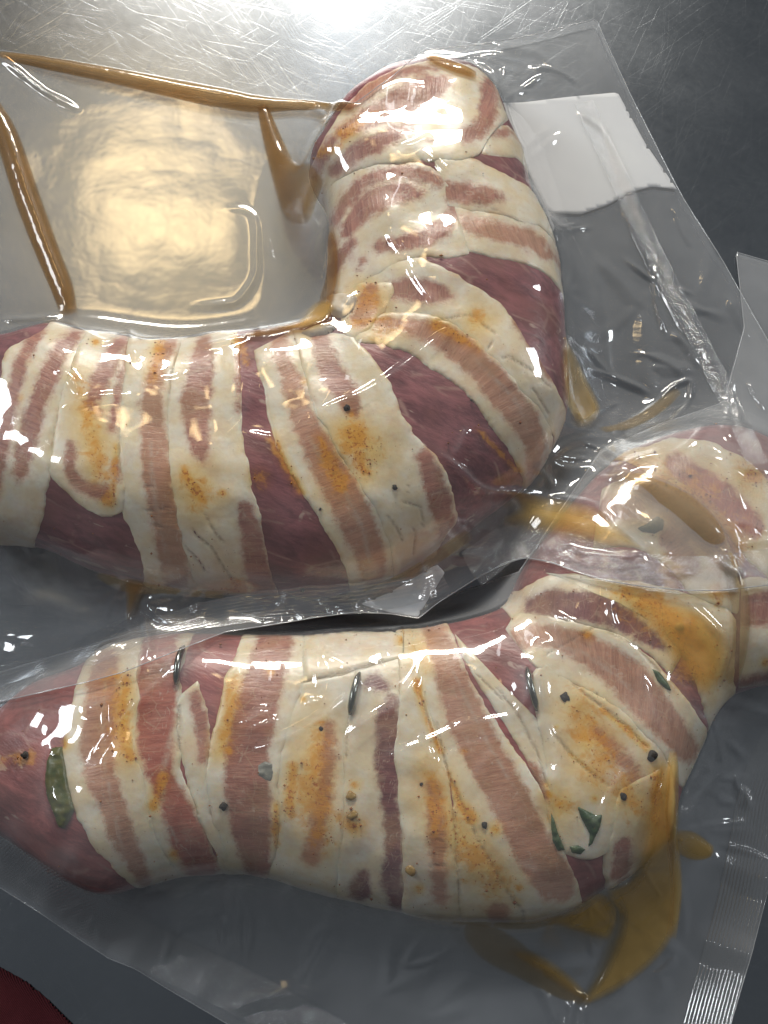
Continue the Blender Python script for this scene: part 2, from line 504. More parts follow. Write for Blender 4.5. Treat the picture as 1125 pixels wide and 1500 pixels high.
# ------------------------------------------------------------------ roasts
class Roast:
    """a rolled roast as a tube through ring sections; knows how to lay things on its skin"""
    def __init__(self, rings, base, S=330, T=150, seed=1):
        r = np.asarray(rings, float)                      # ax ay bx by H(cm)
        k = resample(np.c_[(r[:, 0] + r[:, 2]) / 2, (r[:, 1] + r[:, 3]) / 2, r], S)
        k = k[:, 2:]
        A, B, H = k[:, 0:2].copy(), k[:, 2:4].copy(), k[:, 4] / 100
        th = np.linspace(-math.pi / 2, 1.5 * math.pi, T, endpoint=False)
        ca, sa = np.cos(th), np.sin(th)
        e = 0.80
        cx = np.sign(ca) * np.abs(ca) ** e
        cz = np.sign(sa) * np.abs(sa) ** e
        a0, b0 = A.copy(), B.copy()
        for it in range(5):
            a3, b3 = unproj(A, H * 0.5), unproj(B, H * 0.5)
            mid, hv = (a3 + b3) / 2, (a3 - b3) / 2
            P = mid[:, None, :] + hv[:, None, :] * cx[None, :, None]
            P[:, :, 2] = base + H[:, None] * (0.5 + 0.5 * cz[None, :])
            if it == 4: break
            UV = project(P)
            d = b0 - a0
            L = np.maximum((d * d).sum(1), 1e-6)
            t = ((UV - a0[:, None]) * d[:, None]).sum(2) / L[:, None]
            A = A - d * t.min(1)[:, None] * 0.8
            B = B - d * (t.max(1) - 1)[:, None] * 0.8
        n = self.normals(P)
        lump = vnoise(P[..., 0], P[..., 1], 0.022, seed) * 0.0011 + vnoise(P[..., 0] + P[..., 2], P[..., 1], 0.009, seed + 1) * 0.0004
        endf = np.clip(np.minimum(np.arange(S), np.arange(S)[::-1]) / 14.0, 0, 1)[:, None]
        P = P + n * (lump * endf)[..., None]
        P[..., 2] = np.maximum(P[..., 2], base + 0.0002)
        self.P, self.N, self.S, self.T, self.th = P, self.normals(P), S, T, th
        self.UV = project(P)
        view = CAM - P
        view /= np.linalg.norm(view, axis=-1, keepdims=True)
        self.front = (self.N * view).sum(-1) > 0.04
        idx = np.argwhere(self.front)
        self.idx = idx
        kd = kdtree.KDTree(len(idx))
        for q, (i, j) in enumerate(idx):
            kd.insert((self.UV[i, j, 0], self.UV[i, j, 1], 0), q)
        kd.balance()
        self.kd = kd

    def normals(self, P):
        di = np.gradient(P, axis=0)
        dj = np.roll(P, -1, 1) - np.roll(P, 1, 1)
        n = np.cross(dj, di)
        n /= np.maximum(np.linalg.norm(n, axis=-1, keepdims=True), 1e-12)
        c = P.mean(1, keepdims=True)
        s = np.sign(((P - c) * n).sum(-1).mean(1))
        return n * s[:, None, None]

    def locate(self, px):
        """pixel -> fractional (ring, angle) index"""
        px = np.asarray(px, float)
        out = np.zeros((len(px), 2))
        for q, p in enumerate(px):
            k = self.kd.find((p[0], p[1], 0))[1]
            out[q] = self.idx[k]
        i = np.clip(out[:, 0].astype(int), 1, self.S - 2)
        j = out[:, 1].astype(int)
        ui = (self.UV[i + 1, j] - self.UV[i - 1, j]) / 2
        uj = (self.UV[i, (j + 1) % self.T] - self.UV[i, (j - 1) % self.T]) / 2
        d = px - self.UV[i, j]
        det = ui[:, 0] * uj[:, 1] - ui[:, 1] * uj[:, 0]
        ok = np.abs(det) > 1e-3
        det = np.where(ok, det, 1)
        a = (d[:, 0] * uj[:, 1] - d[:, 1] * uj[:, 0]) / det
        b = (ui[:, 0] * d[:, 1] - ui[:, 1] * d[:, 0]) / det
        return np.stack([i + np.clip(np.where(ok, a, 0), -.8, .8), j + np.clip(np.where(ok, b, 0), -.8, .8)], -1)

    def at(self, ij, off):
        i = np.clip(ij[:, 0], 0, self.S - 1.001)
        j = ij[:, 1]
        i0, j0 = np.floor(i).astype(int), np.floor(j).astype(int)
        fi, fj = (i - i0)[:, None], (j - j0)[:, None]
        i1, j1 = i0 + 1, (j0 + 1) % self.T
        j0 = j0 % self.T
        w = lambda G: (G[i0, j0] * (1 - fi) * (1 - fj) + G[i1, j0] * fi * (1 - fj) + G[i0, j1] * (1 - fi) * fj + G[i1, j1] * fi * fj)
        n = w(self.N)
        n /= np.maximum(np.linalg.norm(n, axis=1, keepdims=True), 1e-9)
        return w(self.P) + n * np.asarray(off).reshape(-1, 1), n


def smax_chains(P, chains, mode):
    if mode == 'sdf':
        v = np.full(len(P), -30.0)
        for c in chains: v = np.maximum(v, capsules(P, c))
        return v
    v = np.zeros(len(P))
    for c in chains:
        c = np.asarray(c, float)
        s = capsules(P, c)
        soft = 3.0 if mode == 'crease' else max(6.0, c[:, 2].mean())
        v = np.maximum(v, np.clip(0.5 + s / soft, 0, 1) if mode == 'crease' else np.clip(0.45 + s / (soft * 1.6), 0, 1))
    return v


WASH = [[(470, 1060, 25), (460, 1150, 45), (470, 1230, 35)], [(620, 1120, 20), (650, 1200, 40), (720, 1290, 40)], [(850, 1040, 40), (880, 1120, 45), (940, 1190, 30)],
        [(170, 990, 25), (175, 1100, 30)], [(345, 1000, 20), (325, 1100, 18)], [(920, 870, 40), (1010, 930, 45), (1040, 980, 35)], [(530, 660, 45), (500, 700, 30)], [(290, 720, 40)],
        [(150, 700, 25), (120, 560, 20)], [(820, 1180, 30)], [(620, 960, 25)], [(960, 700, 40), (1060, 790, 40)], [(560, 480, 30)], [(700, 470, 25)]]


class Build:
    def __init__(self, roast, root, stains, creases, seed):
        self.r, self.root, self.st, self.cr = roast, root, stains, creases
        self.V, self.F, self.nv = [], [], 0
        self.k = 0
        self.seed = seed
        self.wash = WASH

    def stain(self, P):
        return np.maximum(smax_chains(P, self.st, 'stain'), 0.85 * smax_chains(P, self.wash, 'stain'))

    def keep(self, v, f):
        self.V.append(np.asarray(v))
        self.F.append(np.asarray(f) + self.nv)
        self.nv += len(v)

    def body(self, mat):
        r = self.r
        v = r.P.reshape(-1, 3)
        f = grid_faces(r.S, r.T, True)
        uv = r.UV.reshape(-1, 2)
        o = mesh_obj('pork_loin', v, [tuple(x) for x in f.tolist()] + [tuple(range(r.T))[::-1], tuple((r.S - 1) * r.T + q for q in range(r.T))], mat, self.root,
                     {'stain': self.stain(uv)})
        self.keep(v, f)
        return o

    def strip(self, L, Rr, streaks=(), neg=(), mat=None, layer=0.0, thick=0.38, wrap=True, name='bacon_strip', all_lean=False, mult=1.0):
        r = self.r
        L, Rr = np.asarray(L, float), np.asarray(Rr, float)
        ln = max(np.linalg.norm(np.diff(L, axis=0), axis=1).sum(), np.linalg.norm(np.diff(Rr, axis=0), axis=1).sum())
        n = max(8, int(ln / 3.2))
        a, b = resample(L, n), resample(Rr, n)
        wd = np.linalg.norm(a - b, axis=1).mean()
        m = max(9, int(wd / 3.2))
        u = np.linspace(0, 1, m)
        u = np.r_[0, 0.35 / m, u[1:-1], 1 - 0.35 / m, 1]
        m = len(u)
        # uneven cut edges
        wob = lambda s: 2.4 * vnoise(np.arange(n) * 3.2, np.zeros(n) + s * 7.3, 19, self.seed + s) + 1.2 * vnoise(np.arange(n) * 3.2, np.zeros(n) + s * 3.3, 6, self.seed + s + 50)
        d = (b - a) / np.maximum(np.linalg.norm(b - a, axis=1, keepdims=True), 1e-6)
        self.k += 1
        a = a - d * (3.5 + wob(2 * self.k))[:, None]
        b = b + d * (3.5 + wob(2 * self.k + 1))[:, None]
        px = a[:, None] * (1 - u[None, :, None]) + b[:, None] * u[None, :, None]
        ij = r.locate(px.reshape(-1, 2)).reshape(n, m, 2)
        pxs = [px]
        th = lambda J: np.interp(np.mod(J, r.T), np.arange(r.T), r.th)
        pre = post = 0
        if wrap:
            for end in (0, -1):
                J = ij[end, :, 1]
                t = th(np.median(J))
                cosr = math.cos(t)
                if abs(math.sin(t)) < 0.72 or math.sin(t) < 0:
                    stp = (-1 if cosr > 0 else 1) * r.T / (2 * math.pi) * R(9)
                    rows = [np.stack([ij[end, :, 0], J + stp * q], -1) for q in range(1, 10)]
                    if end == 0:
                        ij = np.concatenate([np.array(rows[::-1]), ij]); pre = 9
                    else:
                        ij = np.concatenate([ij, np.array(rows)]); post = 9
        px = np.concatenate([np.repeat(px[:1], pre, 0), px, np.repeat(px[-1:], post, 0)])
        n2 = len(px)
        Pf = px.reshape(-1, 2)
        lean = np.full(len(Pf), 25.0) if all_lean else smax_chains(Pf, streaks, 'sdf')
        seam = np.zeros(len(Pf))
        for c in neg: seam = np.maximum(seam, np.clip(0.55 + capsules(Pf, c) / 4.5, 0, 1))
        lean = lean * mult
        # thickness profile: rounded cut edge that dips into the meat
        uu = np.tile(u, n2)
        ed = np.minimum(uu, 1 - uu) * wd
        prof = np.clip(ed / 9.0, 0, 1)
        prof = np.sqrt(np.clip(1 - (1 - prof) ** 2, 0, 1))
        if not pre: prof *= np.clip(np.repeat(np.arange(n2), m) / 3.0, 0, 1) ** 0.5
        if not post: prof *= np.clip(np.repeat(np.arange(n2)[::-1], m) / 3.0, 0, 1) ** 0.5
        off = -0.0001 + prof * (thick * 0.001 + 0.0001 + layer * 0.0003) + 0.00005 * (self.k % 4)
        off = off + prof * 0.0002 * vnoise(Pf[:, 0], Pf[:, 1], 26, self.seed + self.k)
        off = off - 0.0003 * smax_chains(Pf, self.cr, 'crease') * prof
        V, _ = r.at(ij.reshape(-1, 2), off)
        V[:, 2] = np.maximum(V[:, 2], 0.0012)
        f = grid_faces(n2, m)
        s = np.repeat(np.arange(n2), m) * 3.2 * 0.267
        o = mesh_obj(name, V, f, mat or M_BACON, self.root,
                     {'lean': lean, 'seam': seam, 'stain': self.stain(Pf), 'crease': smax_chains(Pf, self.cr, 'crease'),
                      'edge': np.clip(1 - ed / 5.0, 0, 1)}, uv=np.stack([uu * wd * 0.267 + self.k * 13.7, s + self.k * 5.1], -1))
        self.keep(V, f)
        return o

    def blob(self, name, outline, mat, h=0.0015, parent='root', drop=0.0004, noise=0.0003):
        """small piece lying on the roast, domed, from its outline in the picture"""
        poly = np.asarray(outline, float)
        x0, y0 = poly.min(0) - 2
        x1, y1 = poly.max(0) + 2
        st = max(1.6, min(x1 - x0, y1 - y0) / 22)
        v, f, sd = snapped_grid(poly, x0, x1, y0, y1, st)
        ij = self.r.locate(v)
        w = sd.max()
        prof = np.sqrt(np.clip(1 - (1 - np.clip(sd / min(w, 9.0), 0, 1)) ** 2, 0, 1))
        off = -drop + prof * (h + drop) + noise * vnoise(v[:, 0], v[:, 1], 7, 5) * prof + 0.0003
        V, _ = self.r.at(ij, off)
        o = mesh_obj(name, V, f, mat, self.root if parent == 'root' else parent)
        self.keep(V, f)
        return o

    def tree(self):
        v = np.concatenate(self.V)
        f = np.concatenate(self.F)
        return BVHTree.FromPolygons(v.tolist(), f.tolist())


def snapped_grid(poly, x0, x1, y0, y1, st):
    """grid clipped to a polygon with its border vertices snapped onto the outline"""
    xs = np.arange(x0, x1 + st, st)
    ys = np.arange(y0, y1 + st, st)
    X, Y = np.meshgrid(xs, ys, indexing='ij')
    P = np.stack([X.ravel(), Y.ravel()], -1)
    sd, near = inside_sdf(P, poly)
    snap = (sd < 0.45 * st) & (sd > -0.75 * st)
    P[snap] = near[snap]
    sd = np.where(snap, 0, sd)
    ok = sd >= 0
    f = grid_faces(len(xs), len(ys))
    f = f[ok[f].all(1)]
    used = np.unique(f)
    mp = np.full(len(P), -1)
    mp[used] = np.arange(len(used))
    return P[used], mp[f], sd[used]


UP_RINGS = [(-80, 570, -80, 690, 1.5), (-66, 525, -66, 760, 3.8), (-20, 500, -20, 793, 5.2), (30, 486, 25, 800, 5.9),
            (85, 470, 70, 812, 6.2), (140, 486, 140, 838, 6.3), (205, 496, 200, 858, 6.3), (280, 496, 290, 866, 6.3),
            (340, 489, 380, 872, 6.3), (390, 484, 470, 873, 6.3), (430, 478, 550, 857, 6.3), (455, 471, 625, 822, 6.3),
            (467, 463, 700, 770, 6.3), (472, 455, 772, 710, 6.3), (474, 447, 812, 645, 6.3), (476, 435, 830, 592, 6.3),
            (479, 415, 826, 525, 6.3), (482, 385, 822, 460, 6.2), (483, 345, 812, 392, 6.1), (474, 300, 792, 328, 6.0),
            (457, 255, 769, 265, 5.9), (475, 215, 750, 208, 5.6), (508, 170, 732, 162, 5.2), (545, 138, 716, 135, 4.2),
            (585, 120, 694, 122, 2.8), (618, 112, 660, 114, 1.0)]
LO_RINGS = [(-62, 1100, -62, 1160, 1.5), (-38, 1070, -42, 1190, 3.4), (0, 1043, 0, 1226, 4.4), (55, 1005, 50, 1260, 5.0),
            (115, 975, 105, 1292, 5.4), (175, 948, 160, 1312, 5.6), (235, 933, 225, 1292, 5.7), (300, 929, 290, 1281, 5.7),
            (370, 930, 360, 1281, 5.7), (440, 931, 440, 1298, 5.7), (510, 928, 520, 1320, 5.7), (580, 927, 600, 1338, 5.7),
            (640, 920, 690, 1350, 5.7), (690, 907, 780, 1352, 5.7), (720, 896, 850, 1320, 5.7), (735, 888, 918, 1280, 5.7),
            (742, 880, 975, 1232, 5.7), (746, 870, 1000, 1150, 5.7), (752, 857, 1028, 1075, 5.7), (768, 830, 1062, 1028, 5.6),
            (805, 780, 1108, 1006, 5.5), (852, 718, 1150, 995, 5.4), (910, 668, 1190, 960, 5.2), (970, 645, 1220, 900, 4.8),
            (1040, 632, 1230, 830, 4.2), (1100, 645, 1210, 765, 3.0), (1140, 680, 1180, 725, 1.2)]

up = Roast(UP_RINGS, 0.0014, seed=11)
lo = Roast(LO_RINGS, 0.0014, S=350, seed=23)

# marinade stains (x, y, radius) chains that the meat carries, and creases coloured darker
UP_ST = [[(30, 583, 5)], [(160, 732, 14), (168, 700, 7), (170, 655, 6)], [(110, 553, 10)], [(140, 503, 7)],
         [(270, 690, 10), (290, 725, 16), (300, 735, 9)], [(326, 722, 9)], [(235, 505, 12), (225, 555, 12)],
         [(470, 645, 10), (485, 680, 20), (498, 712, 16)], [(515, 608, 9)], [(520, 640, 34), (530, 690, 24)],
         [(445, 560, 5)], [(504, 200, 12), (535, 175, 9), (560, 165, 5)], [(470, 225, 8), (500, 215, 7)],
         [(520, 475, 8), (560, 470, 8)], [(352, 500, 12), (360, 530, 8)], [(540, 440, 26)], [(640, 476, 14), (700, 512, 6)],
         [(395, 640, 10), (440, 720, 8)], [(380, 700, 16)], [(700, 630, 5), (760, 690, 6)], [(345, 860, 22)], [(225, 860, 18)]]
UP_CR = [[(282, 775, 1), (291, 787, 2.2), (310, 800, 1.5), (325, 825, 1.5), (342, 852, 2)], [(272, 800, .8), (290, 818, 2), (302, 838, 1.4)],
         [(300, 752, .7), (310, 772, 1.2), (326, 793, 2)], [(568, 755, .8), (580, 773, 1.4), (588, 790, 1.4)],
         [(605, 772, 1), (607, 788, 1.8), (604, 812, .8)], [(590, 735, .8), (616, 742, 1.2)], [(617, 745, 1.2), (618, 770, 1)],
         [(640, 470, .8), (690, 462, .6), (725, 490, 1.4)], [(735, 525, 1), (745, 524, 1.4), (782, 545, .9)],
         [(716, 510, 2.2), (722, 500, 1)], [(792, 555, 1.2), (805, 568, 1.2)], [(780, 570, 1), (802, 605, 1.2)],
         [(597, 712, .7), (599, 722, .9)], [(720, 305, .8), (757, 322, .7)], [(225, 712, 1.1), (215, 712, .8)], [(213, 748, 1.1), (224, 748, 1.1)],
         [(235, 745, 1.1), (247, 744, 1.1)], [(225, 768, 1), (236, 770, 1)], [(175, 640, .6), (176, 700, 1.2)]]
LO_ST = [[(185, 1000, 14), (180, 1060, 15), (190, 1110, 15)], [(300, 990, 0.1)], [(348, 1005, 8)], [(338, 1047, 8)], [(396, 985, 9)],
         [(335, 1100, 9)], [(405, 1180, 8), (405, 1235, 9)], [(445, 1025, 6)], [(470, 1095, 12)], [(465, 1150, 10)], [(430, 1125, 14), (425, 1190, 14)],
         [(480, 1232, 9)], [(500, 1200, 16), (520, 1210, 14)], [(520, 1150, 10)], [(635, 1180, 14), (640, 1220, 14)], [(655, 1130, 5), (675, 1180, 12), (690, 1200, 14)],
         [(725, 1215, 12)], [(720, 1265, 12)], [(615, 1300, 8)], [(680, 1290, 7)], [(760, 1300, 8)], [(610, 1000, 8), (622, 1050, 5), (645, 1100, 7)],
         [(590, 940, 10)], [(240, 1140, 12), (225, 1180, 10)], [(255, 1250, 9)], [(45, 1110, 14), (0, 1116, 10)], [(95, 1090, 10)],
         [(960, 890, 26), (1005, 930, 36), (1020, 975, 32), (1000, 990, 28)], [(960, 880, 20), (900, 870, 8)], [(1050, 870, 22)], [(1120, 970, 9)],
         [(880, 1040, 6), (920, 1070, 8), (945, 1095, 8)], [(835, 1105, 5), (890, 1150, 5)], [(815, 1065, 5)], [(870, 1060, 10)], [(890, 1110, 9)],
         [(805, 1165, 9)], [(870, 1170, 9)], [(930, 1188, 7)], [(960, 1130, 14), (960, 1200, 16)], [(800, 1150, 8)], [(860, 930, 10)],
         [(950, 700, 20), (1040, 780, 25)], [(700, 1250, 5), (760, 1320, 4)], [(680, 1100, 5)], [(980, 840, 30)], [(940, 700, 40), (1010, 730, 55), (1060, 800, 55)], [(1100, 700, 30)]]
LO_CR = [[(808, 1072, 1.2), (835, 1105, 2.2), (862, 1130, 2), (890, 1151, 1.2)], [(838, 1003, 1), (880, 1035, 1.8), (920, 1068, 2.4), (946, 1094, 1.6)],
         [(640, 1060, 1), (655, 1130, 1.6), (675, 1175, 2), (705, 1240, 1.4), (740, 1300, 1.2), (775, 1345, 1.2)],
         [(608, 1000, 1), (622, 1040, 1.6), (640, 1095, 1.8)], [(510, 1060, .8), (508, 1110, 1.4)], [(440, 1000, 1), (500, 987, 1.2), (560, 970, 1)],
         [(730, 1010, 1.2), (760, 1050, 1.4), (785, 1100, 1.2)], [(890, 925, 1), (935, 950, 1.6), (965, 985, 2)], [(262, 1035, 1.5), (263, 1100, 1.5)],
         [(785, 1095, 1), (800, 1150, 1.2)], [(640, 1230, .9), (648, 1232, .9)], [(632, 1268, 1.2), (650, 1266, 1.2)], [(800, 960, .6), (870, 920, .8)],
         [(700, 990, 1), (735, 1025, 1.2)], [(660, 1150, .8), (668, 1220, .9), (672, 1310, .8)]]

ru = empty('pork_roast', (-0.03, 0.05, 0.0))
tag(ru, 'elbow-shaped bacon-wrapped pork roast beside the blank white label, broad purple meat bare at its bend', 'meat', 'bacon-wrapped pork roasts')
bu = Build(up, ru, UP_ST, UP_CR, 100)
bu.body(M_PORK)
B = bu.strip
B([(80, 470), (60, 487), (14, 515), (5, 545), (-6, 640), (-30, 800)], [(126, 491), (111, 520), (98, 560), (80, 620), (72, 690), (66, 720), (58, 760), (45, 812)],
  [[(60, 482, 7), (46, 505, 9), (32, 530, 10), (22, 570, 10), (12, 615, 10), (3, 660, 9), (-10, 730, 9)],
   [(110, 492, 9), (92, 510, 12), (72, 548, 14), (57, 590, 14), (44, 630, 14), (35, 670, 13), (31, 695, 10)]])
B([(126, 491), (112, 520), (98, 560), (83, 620), (76, 690), (88, 708), (106, 726), (128, 745), (152, 757)],
  [(188, 496), (184, 520), (180, 560), (177, 600), (175, 640), (177, 690), (182, 720), (180, 745), (162, 757)],
  [[(178, 500, 9), (162, 525, 13), (152, 550, 14), (141, 575, 12), (133, 590, 9), (146, 605, 5)], [(190, 505, 3), (174, 570, 5), (166, 615, 7), (163, 628, 5)],
   [(105, 655, 7), (103, 690, 8), (112, 705, 8), (130, 718, 10), (152, 722, 11)], [(172, 680, 4), (173, 700, 4)]], layer=1)
B([(188, 496), (186, 530), (179, 580), (176, 640), (182, 740), (196, 782), (212, 822), (213, 856)],
  [(264, 496), (252, 540), (245, 600), (247, 680), (258, 760), (275, 830), (288, 866)],
  [[(250, 507, 10), (236, 530, 11), (226, 560, 13), (222, 600, 15), (226, 640, 18), (228, 680, 21), (234, 720, 21), (241, 760, 20), (250, 800, 20), (260, 845, 18)]],
  neg=[[(221, 640, 1), (223, 690, 3), (229, 740, 3), (240, 790, 3), (250, 840, 4)], [(213, 586, 1), (236, 586, 1)]], mat=M_BACON_PALE, layer=.4)
B([(264, 496), (252, 540), (245, 600), (247, 680), (258, 760), (275, 830), (288, 866)],
  [(345, 491), (349, 520), (351, 560), (349, 600), (353, 640), (364, 700), (374, 740), (384, 790), (392, 830), (405, 870)],
  [[(300, 505, 11), (296, 530, 17), (290, 560, 20), (287, 600, 21), (288, 630, 18), (292, 655, 14), (296, 672, 6)],
   [(360, 742, 9), (368, 780, 15), (374, 820, 18), (384, 862, 20)], [(352, 515, 6), (350, 560, 5), (349, 600, 3)]],
  neg=[[(268, 570, 1), (290, 573, 1.4), (306, 582, 1)], [(270, 548, 1), (310, 538, 1)], [(300, 597, 3), (308, 588, 1)]])
B([(373, 512), (380, 540), (388, 570), (395, 610), (408, 650), (425, 690), (445, 720), (470, 760), (495, 800), (510, 840), (518, 870)],
  [(430, 482), (446, 540), (463, 600), (482, 632), (506, 680), (541, 730), (562, 770), (576, 820), (579, 850)],
  [[(408, 495, 12), (415, 530, 12), (428, 560, 15), (438, 600, 17), (456, 640, 19), (476, 680, 23), (500, 720, 25), (520, 760, 26), (538, 800, 24), (546, 840, 18)]],
  neg=[[(452, 640, 1.5), (476, 680, 3.2), (507, 725, 3.2), (532, 775, 3), (540, 820, 3)], [(436, 604, 1), (460, 596, 1)]], mat=M_BACON_PALE)
B([(430, 482), (446, 540), (463, 600), (482, 632), (506, 680), (541, 730), (562, 770), (576, 820), (579, 850)],
  [(512, 490), (530, 510), (548, 532), (562, 552), (575, 577), (585, 602), (598, 628), (622, 655), (650, 690), (662, 738), (667, 762), (652, 784), (638, 806)],
  [[(468, 492, 12), (472, 515, 15), (482, 540, 16), (492, 557, 19), (506, 577, 17), (516, 597, 13), (518, 606, 8)],
   [(622, 670, 12), (632, 700, 15), (643, 730, 17), (650, 760, 15), (648, 780, 8)]],
  neg=[[(465, 523, 1), (480, 517, 1), (492, 505, 1)], [(632, 725, 1), (656, 715, 1)]], layer=.5)
B([(516, 500), (560, 502), (600, 515), (635, 540), (665, 557), (690, 580), (715, 610), (735, 640), (755, 670), (770, 700)],
  [(520, 470), (560, 462), (600, 460), (650, 470), (680, 490), (710, 515), (740, 545), (770, 580), (790, 602), (806, 640), (799, 668), (786, 696)],
  [[(555, 474, 7), (600, 479, 12), (640, 490, 17), (670, 510, 21), (700, 535, 21), (722, 560, 22), (747, 590, 22), (770, 620, 20), (782, 650, 16), (778, 688, 9)]],
  neg=[[(690, 523, 1.5), (722, 553, 2.5), (752, 585, 2.5), (768, 610, 1.5)]], mat=M_BACON_PALE, layer=.4)
B([(520, 470), (560, 462), (600, 460), (650, 470), (680, 490), (710, 515), (740, 545), (770, 580), (790, 600), (812, 636)],
  [(512, 424), (560, 397), (600, 379), (630, 386), (665, 402), (700, 425), (730, 446), (755, 476), (775, 510), (800, 546), (824, 590)],
  [[(572, 425, 12), (600, 424, 18), (625, 428, 18), (648, 432, 12), (660, 436, 4)], [(758, 476, 6), (782, 503, 10), (800, 535, 10), (808, 556, 4)]], mat=M_BACON)
B([(528, 412), (508, 445), (506, 485), (520, 500)], [(574, 412), (572, 440), (552, 470), (540, 488)], [[(545, 425, 10), (540, 445, 14), (528, 470, 12)]],
  mat=M_BACON_PALE, layer=1.5, wrap=False)
B([(655, 300), (680, 305), (720, 315), (760, 320), (786, 330), (800, 345)], [(684, 366), (730, 375), (770, 385), (800, 400), (818, 420)],
  [[(685, 328, 12), (720, 338, 13), (750, 345, 14), (775, 350, 13), (792, 360, 10)], [(765, 357, 4), (785, 366, 8), (802, 374, 8)]], mat=M_BACON_PALE)
B([(636, 234), (690, 235), (715, 245), (745, 262), (774, 277)], [(650, 302), (700, 308), (740, 316), (788, 328)],
  [[(655, 280, 14), (685, 285, 15), (710, 288, 13), (732, 290, 6)]], layer=.2)
B([(468, 300), (490, 270), (530, 250), (580, 243), (620, 243), (650, 262), (667, 290)], [(480, 430), (512, 430), (546, 405), (590, 380), (630, 374), (662, 375), (688, 368)],
  [[(492, 325, 7), (507, 297, 9), (527, 272, 9), (560, 256, 9), (600, 253, 10), (640, 265, 9)],
   [(510, 340, 10), (530, 310, 15), (550, 295, 19), (575, 284, 17), (600, 282, 13), (613, 287, 7)], [(488, 397, 9), (505, 371, 10), (517, 355, 6)], [(488, 356, 7)],
   [(555, 362, 8), (590, 357, 11), (620, 350, 13), (648, 335, 13), (664, 315, 9), (660, 290, 6)], [(525, 395, 3), (532, 382, 3)]], layer=.8)
B([(470, 300), (490, 268), (530, 246), (600, 234), (660, 233), (700, 226), (713, 205)], [(452, 256), (474, 211), (505, 163), (542, 124), (596, 98), (662, 94), (716, 116), (742, 178)],
  [[(512, 160, 6), (535, 138, 11), (562, 118, 10), (600, 104, 6), (640, 103, 3)], [(503, 195, 10), (525, 182, 13), (550, 170, 15), (575, 158, 19), (600, 145, 23), (630, 132, 21), (650, 124, 12)],
   [(493, 250, 10), (520, 227, 13), (550, 211, 14), (580, 197, 13), (600, 186, 8)], [(460, 253, 9), (475, 228, 10), (489, 207, 7)],
   [(716, 125, 11), (716, 150, 13), (713, 175, 12), (700, 192, 11), (680, 200, 10), (665, 201, 6)], [(632, 210, 5)]], layer=1.0)
B([(710, 196), (728, 186), (744, 186)], [(706, 222), (730, 224), (754, 226)], [[(724, 196, 4), (738, 195, 6)]])
bu.blob('fat_lump', [(480, 448), (487, 435), (505, 431), (526, 436), (520, 455), (505, 468), (488, 464)], M_FAT, 0.003)
bu.blob('fat_lump', [(440, 490), (462, 480), (480, 476), (495, 468), (494, 480), (478, 492), (455, 496)], M_FAT, 0.0025)

rl = empty('pork_roast', (0.03, -0.09, 0.0))
tag(rl, 'bacon-wrapped pork roast heavily stained with orange marinade, dotted with peppercorns and green leaf', 'meat', 'bacon-wrapped pork roasts')
bl = Build(lo, rl, LO_ST, LO_CR, 300)
bl.body(M_PORK_RED)
B = bl.strip
B([(137, 955), (115, 1000), (105, 1040), (97, 1080), (96, 1110), (103, 1150), (115, 1190), (130, 1225), (150, 1250), (175, 1275), (200, 1298)],
  [(208, 940), (200, 980), (203, 1030), (195, 1070), (195, 1100), (210, 1140), (218, 1180), (222, 1212), (238, 1245), (268, 1284)],
  [[(158, 970, 16), (150, 1010, 20), (146, 1060, 24), (144, 1100, 24), (150, 1140, 22), (165, 1180, 20), (175, 1215, 18), (192, 1250, 15), (212, 1288, 10)]],
  neg=[[(155, 1000, 1), (150, 1060, 2), (156, 1130, 2), (170, 1200, 2), (182, 1255, 1.5)]], mat=M_BACON_PALE, layer=.6)
B([(208, 940), (200, 980), (203, 1030), (195, 1070), (195, 1100), (210, 1140), (218, 1180), (222, 1212), (238, 1245), (268, 1284)],
  [(278, 936), (262, 980), (262, 1030), (260, 1080), (264, 1130), (286, 1180), (302, 1230), (328, 1280)],
  [[(235, 945, 26), (230, 1000, 28), (228, 1060, 28), (228, 1100, 24), (236, 1140, 18), (258, 1180, 20), (272, 1220, 26), (295, 1265, 24)]],
  neg=[[(257, 1050, 1), (247, 1095, 3), (239, 1130, 4), (238, 1170, 5)], [(250, 1210, 1), (258, 1230, 3)]], mat=M_BACON_RED)
B([(264, 1018), (260, 1050), (264, 1090), (275, 1130), (285, 1170), (296, 1205), (318, 1250)], [(286, 1000), (296, 1030), (303, 1060), (304, 1100), (302, 1140), (305, 1180), (320, 1222), (338, 1266)],
  [[(286, 1020, 8), (293, 1050, 11), (297, 1080, 9), (298, 1115, 6)]], layer=.5)
B([(354, 940), (335, 990), (325, 1030), (315, 1070), (308, 1110), (303, 1150), (310, 1190), (320, 1232), (334, 1280)],
  [(444, 932), (446, 970), (440, 1010), (426, 1060), (412, 1100), (406, 1150), (410, 1200), (402, 1248), (392, 1290)],
  [[(402, 940, 27), (392, 980, 27), (380, 1020, 31), (372, 1060, 31), (362, 1100, 30), (362, 1140, 32), (365, 1180, 32), (370, 1220, 28), (378, 1265, 20)]], layer=.7)
B([(442, 1000), (426, 1050), (413, 1100), (408, 1150), (410, 1205), (402, 1250), (394, 1290)], [(522, 978), (516, 1030), (506, 1080), (506, 1130), (504, 1180), (500, 1230), (496, 1270), (492, 1316)],
  [[(482, 1070, 9), (479, 1120, 12), (474, 1160, 13), (466, 1205, 12), (458, 1255, 13)]], mat=M_BACON_PALE, mult=.7)
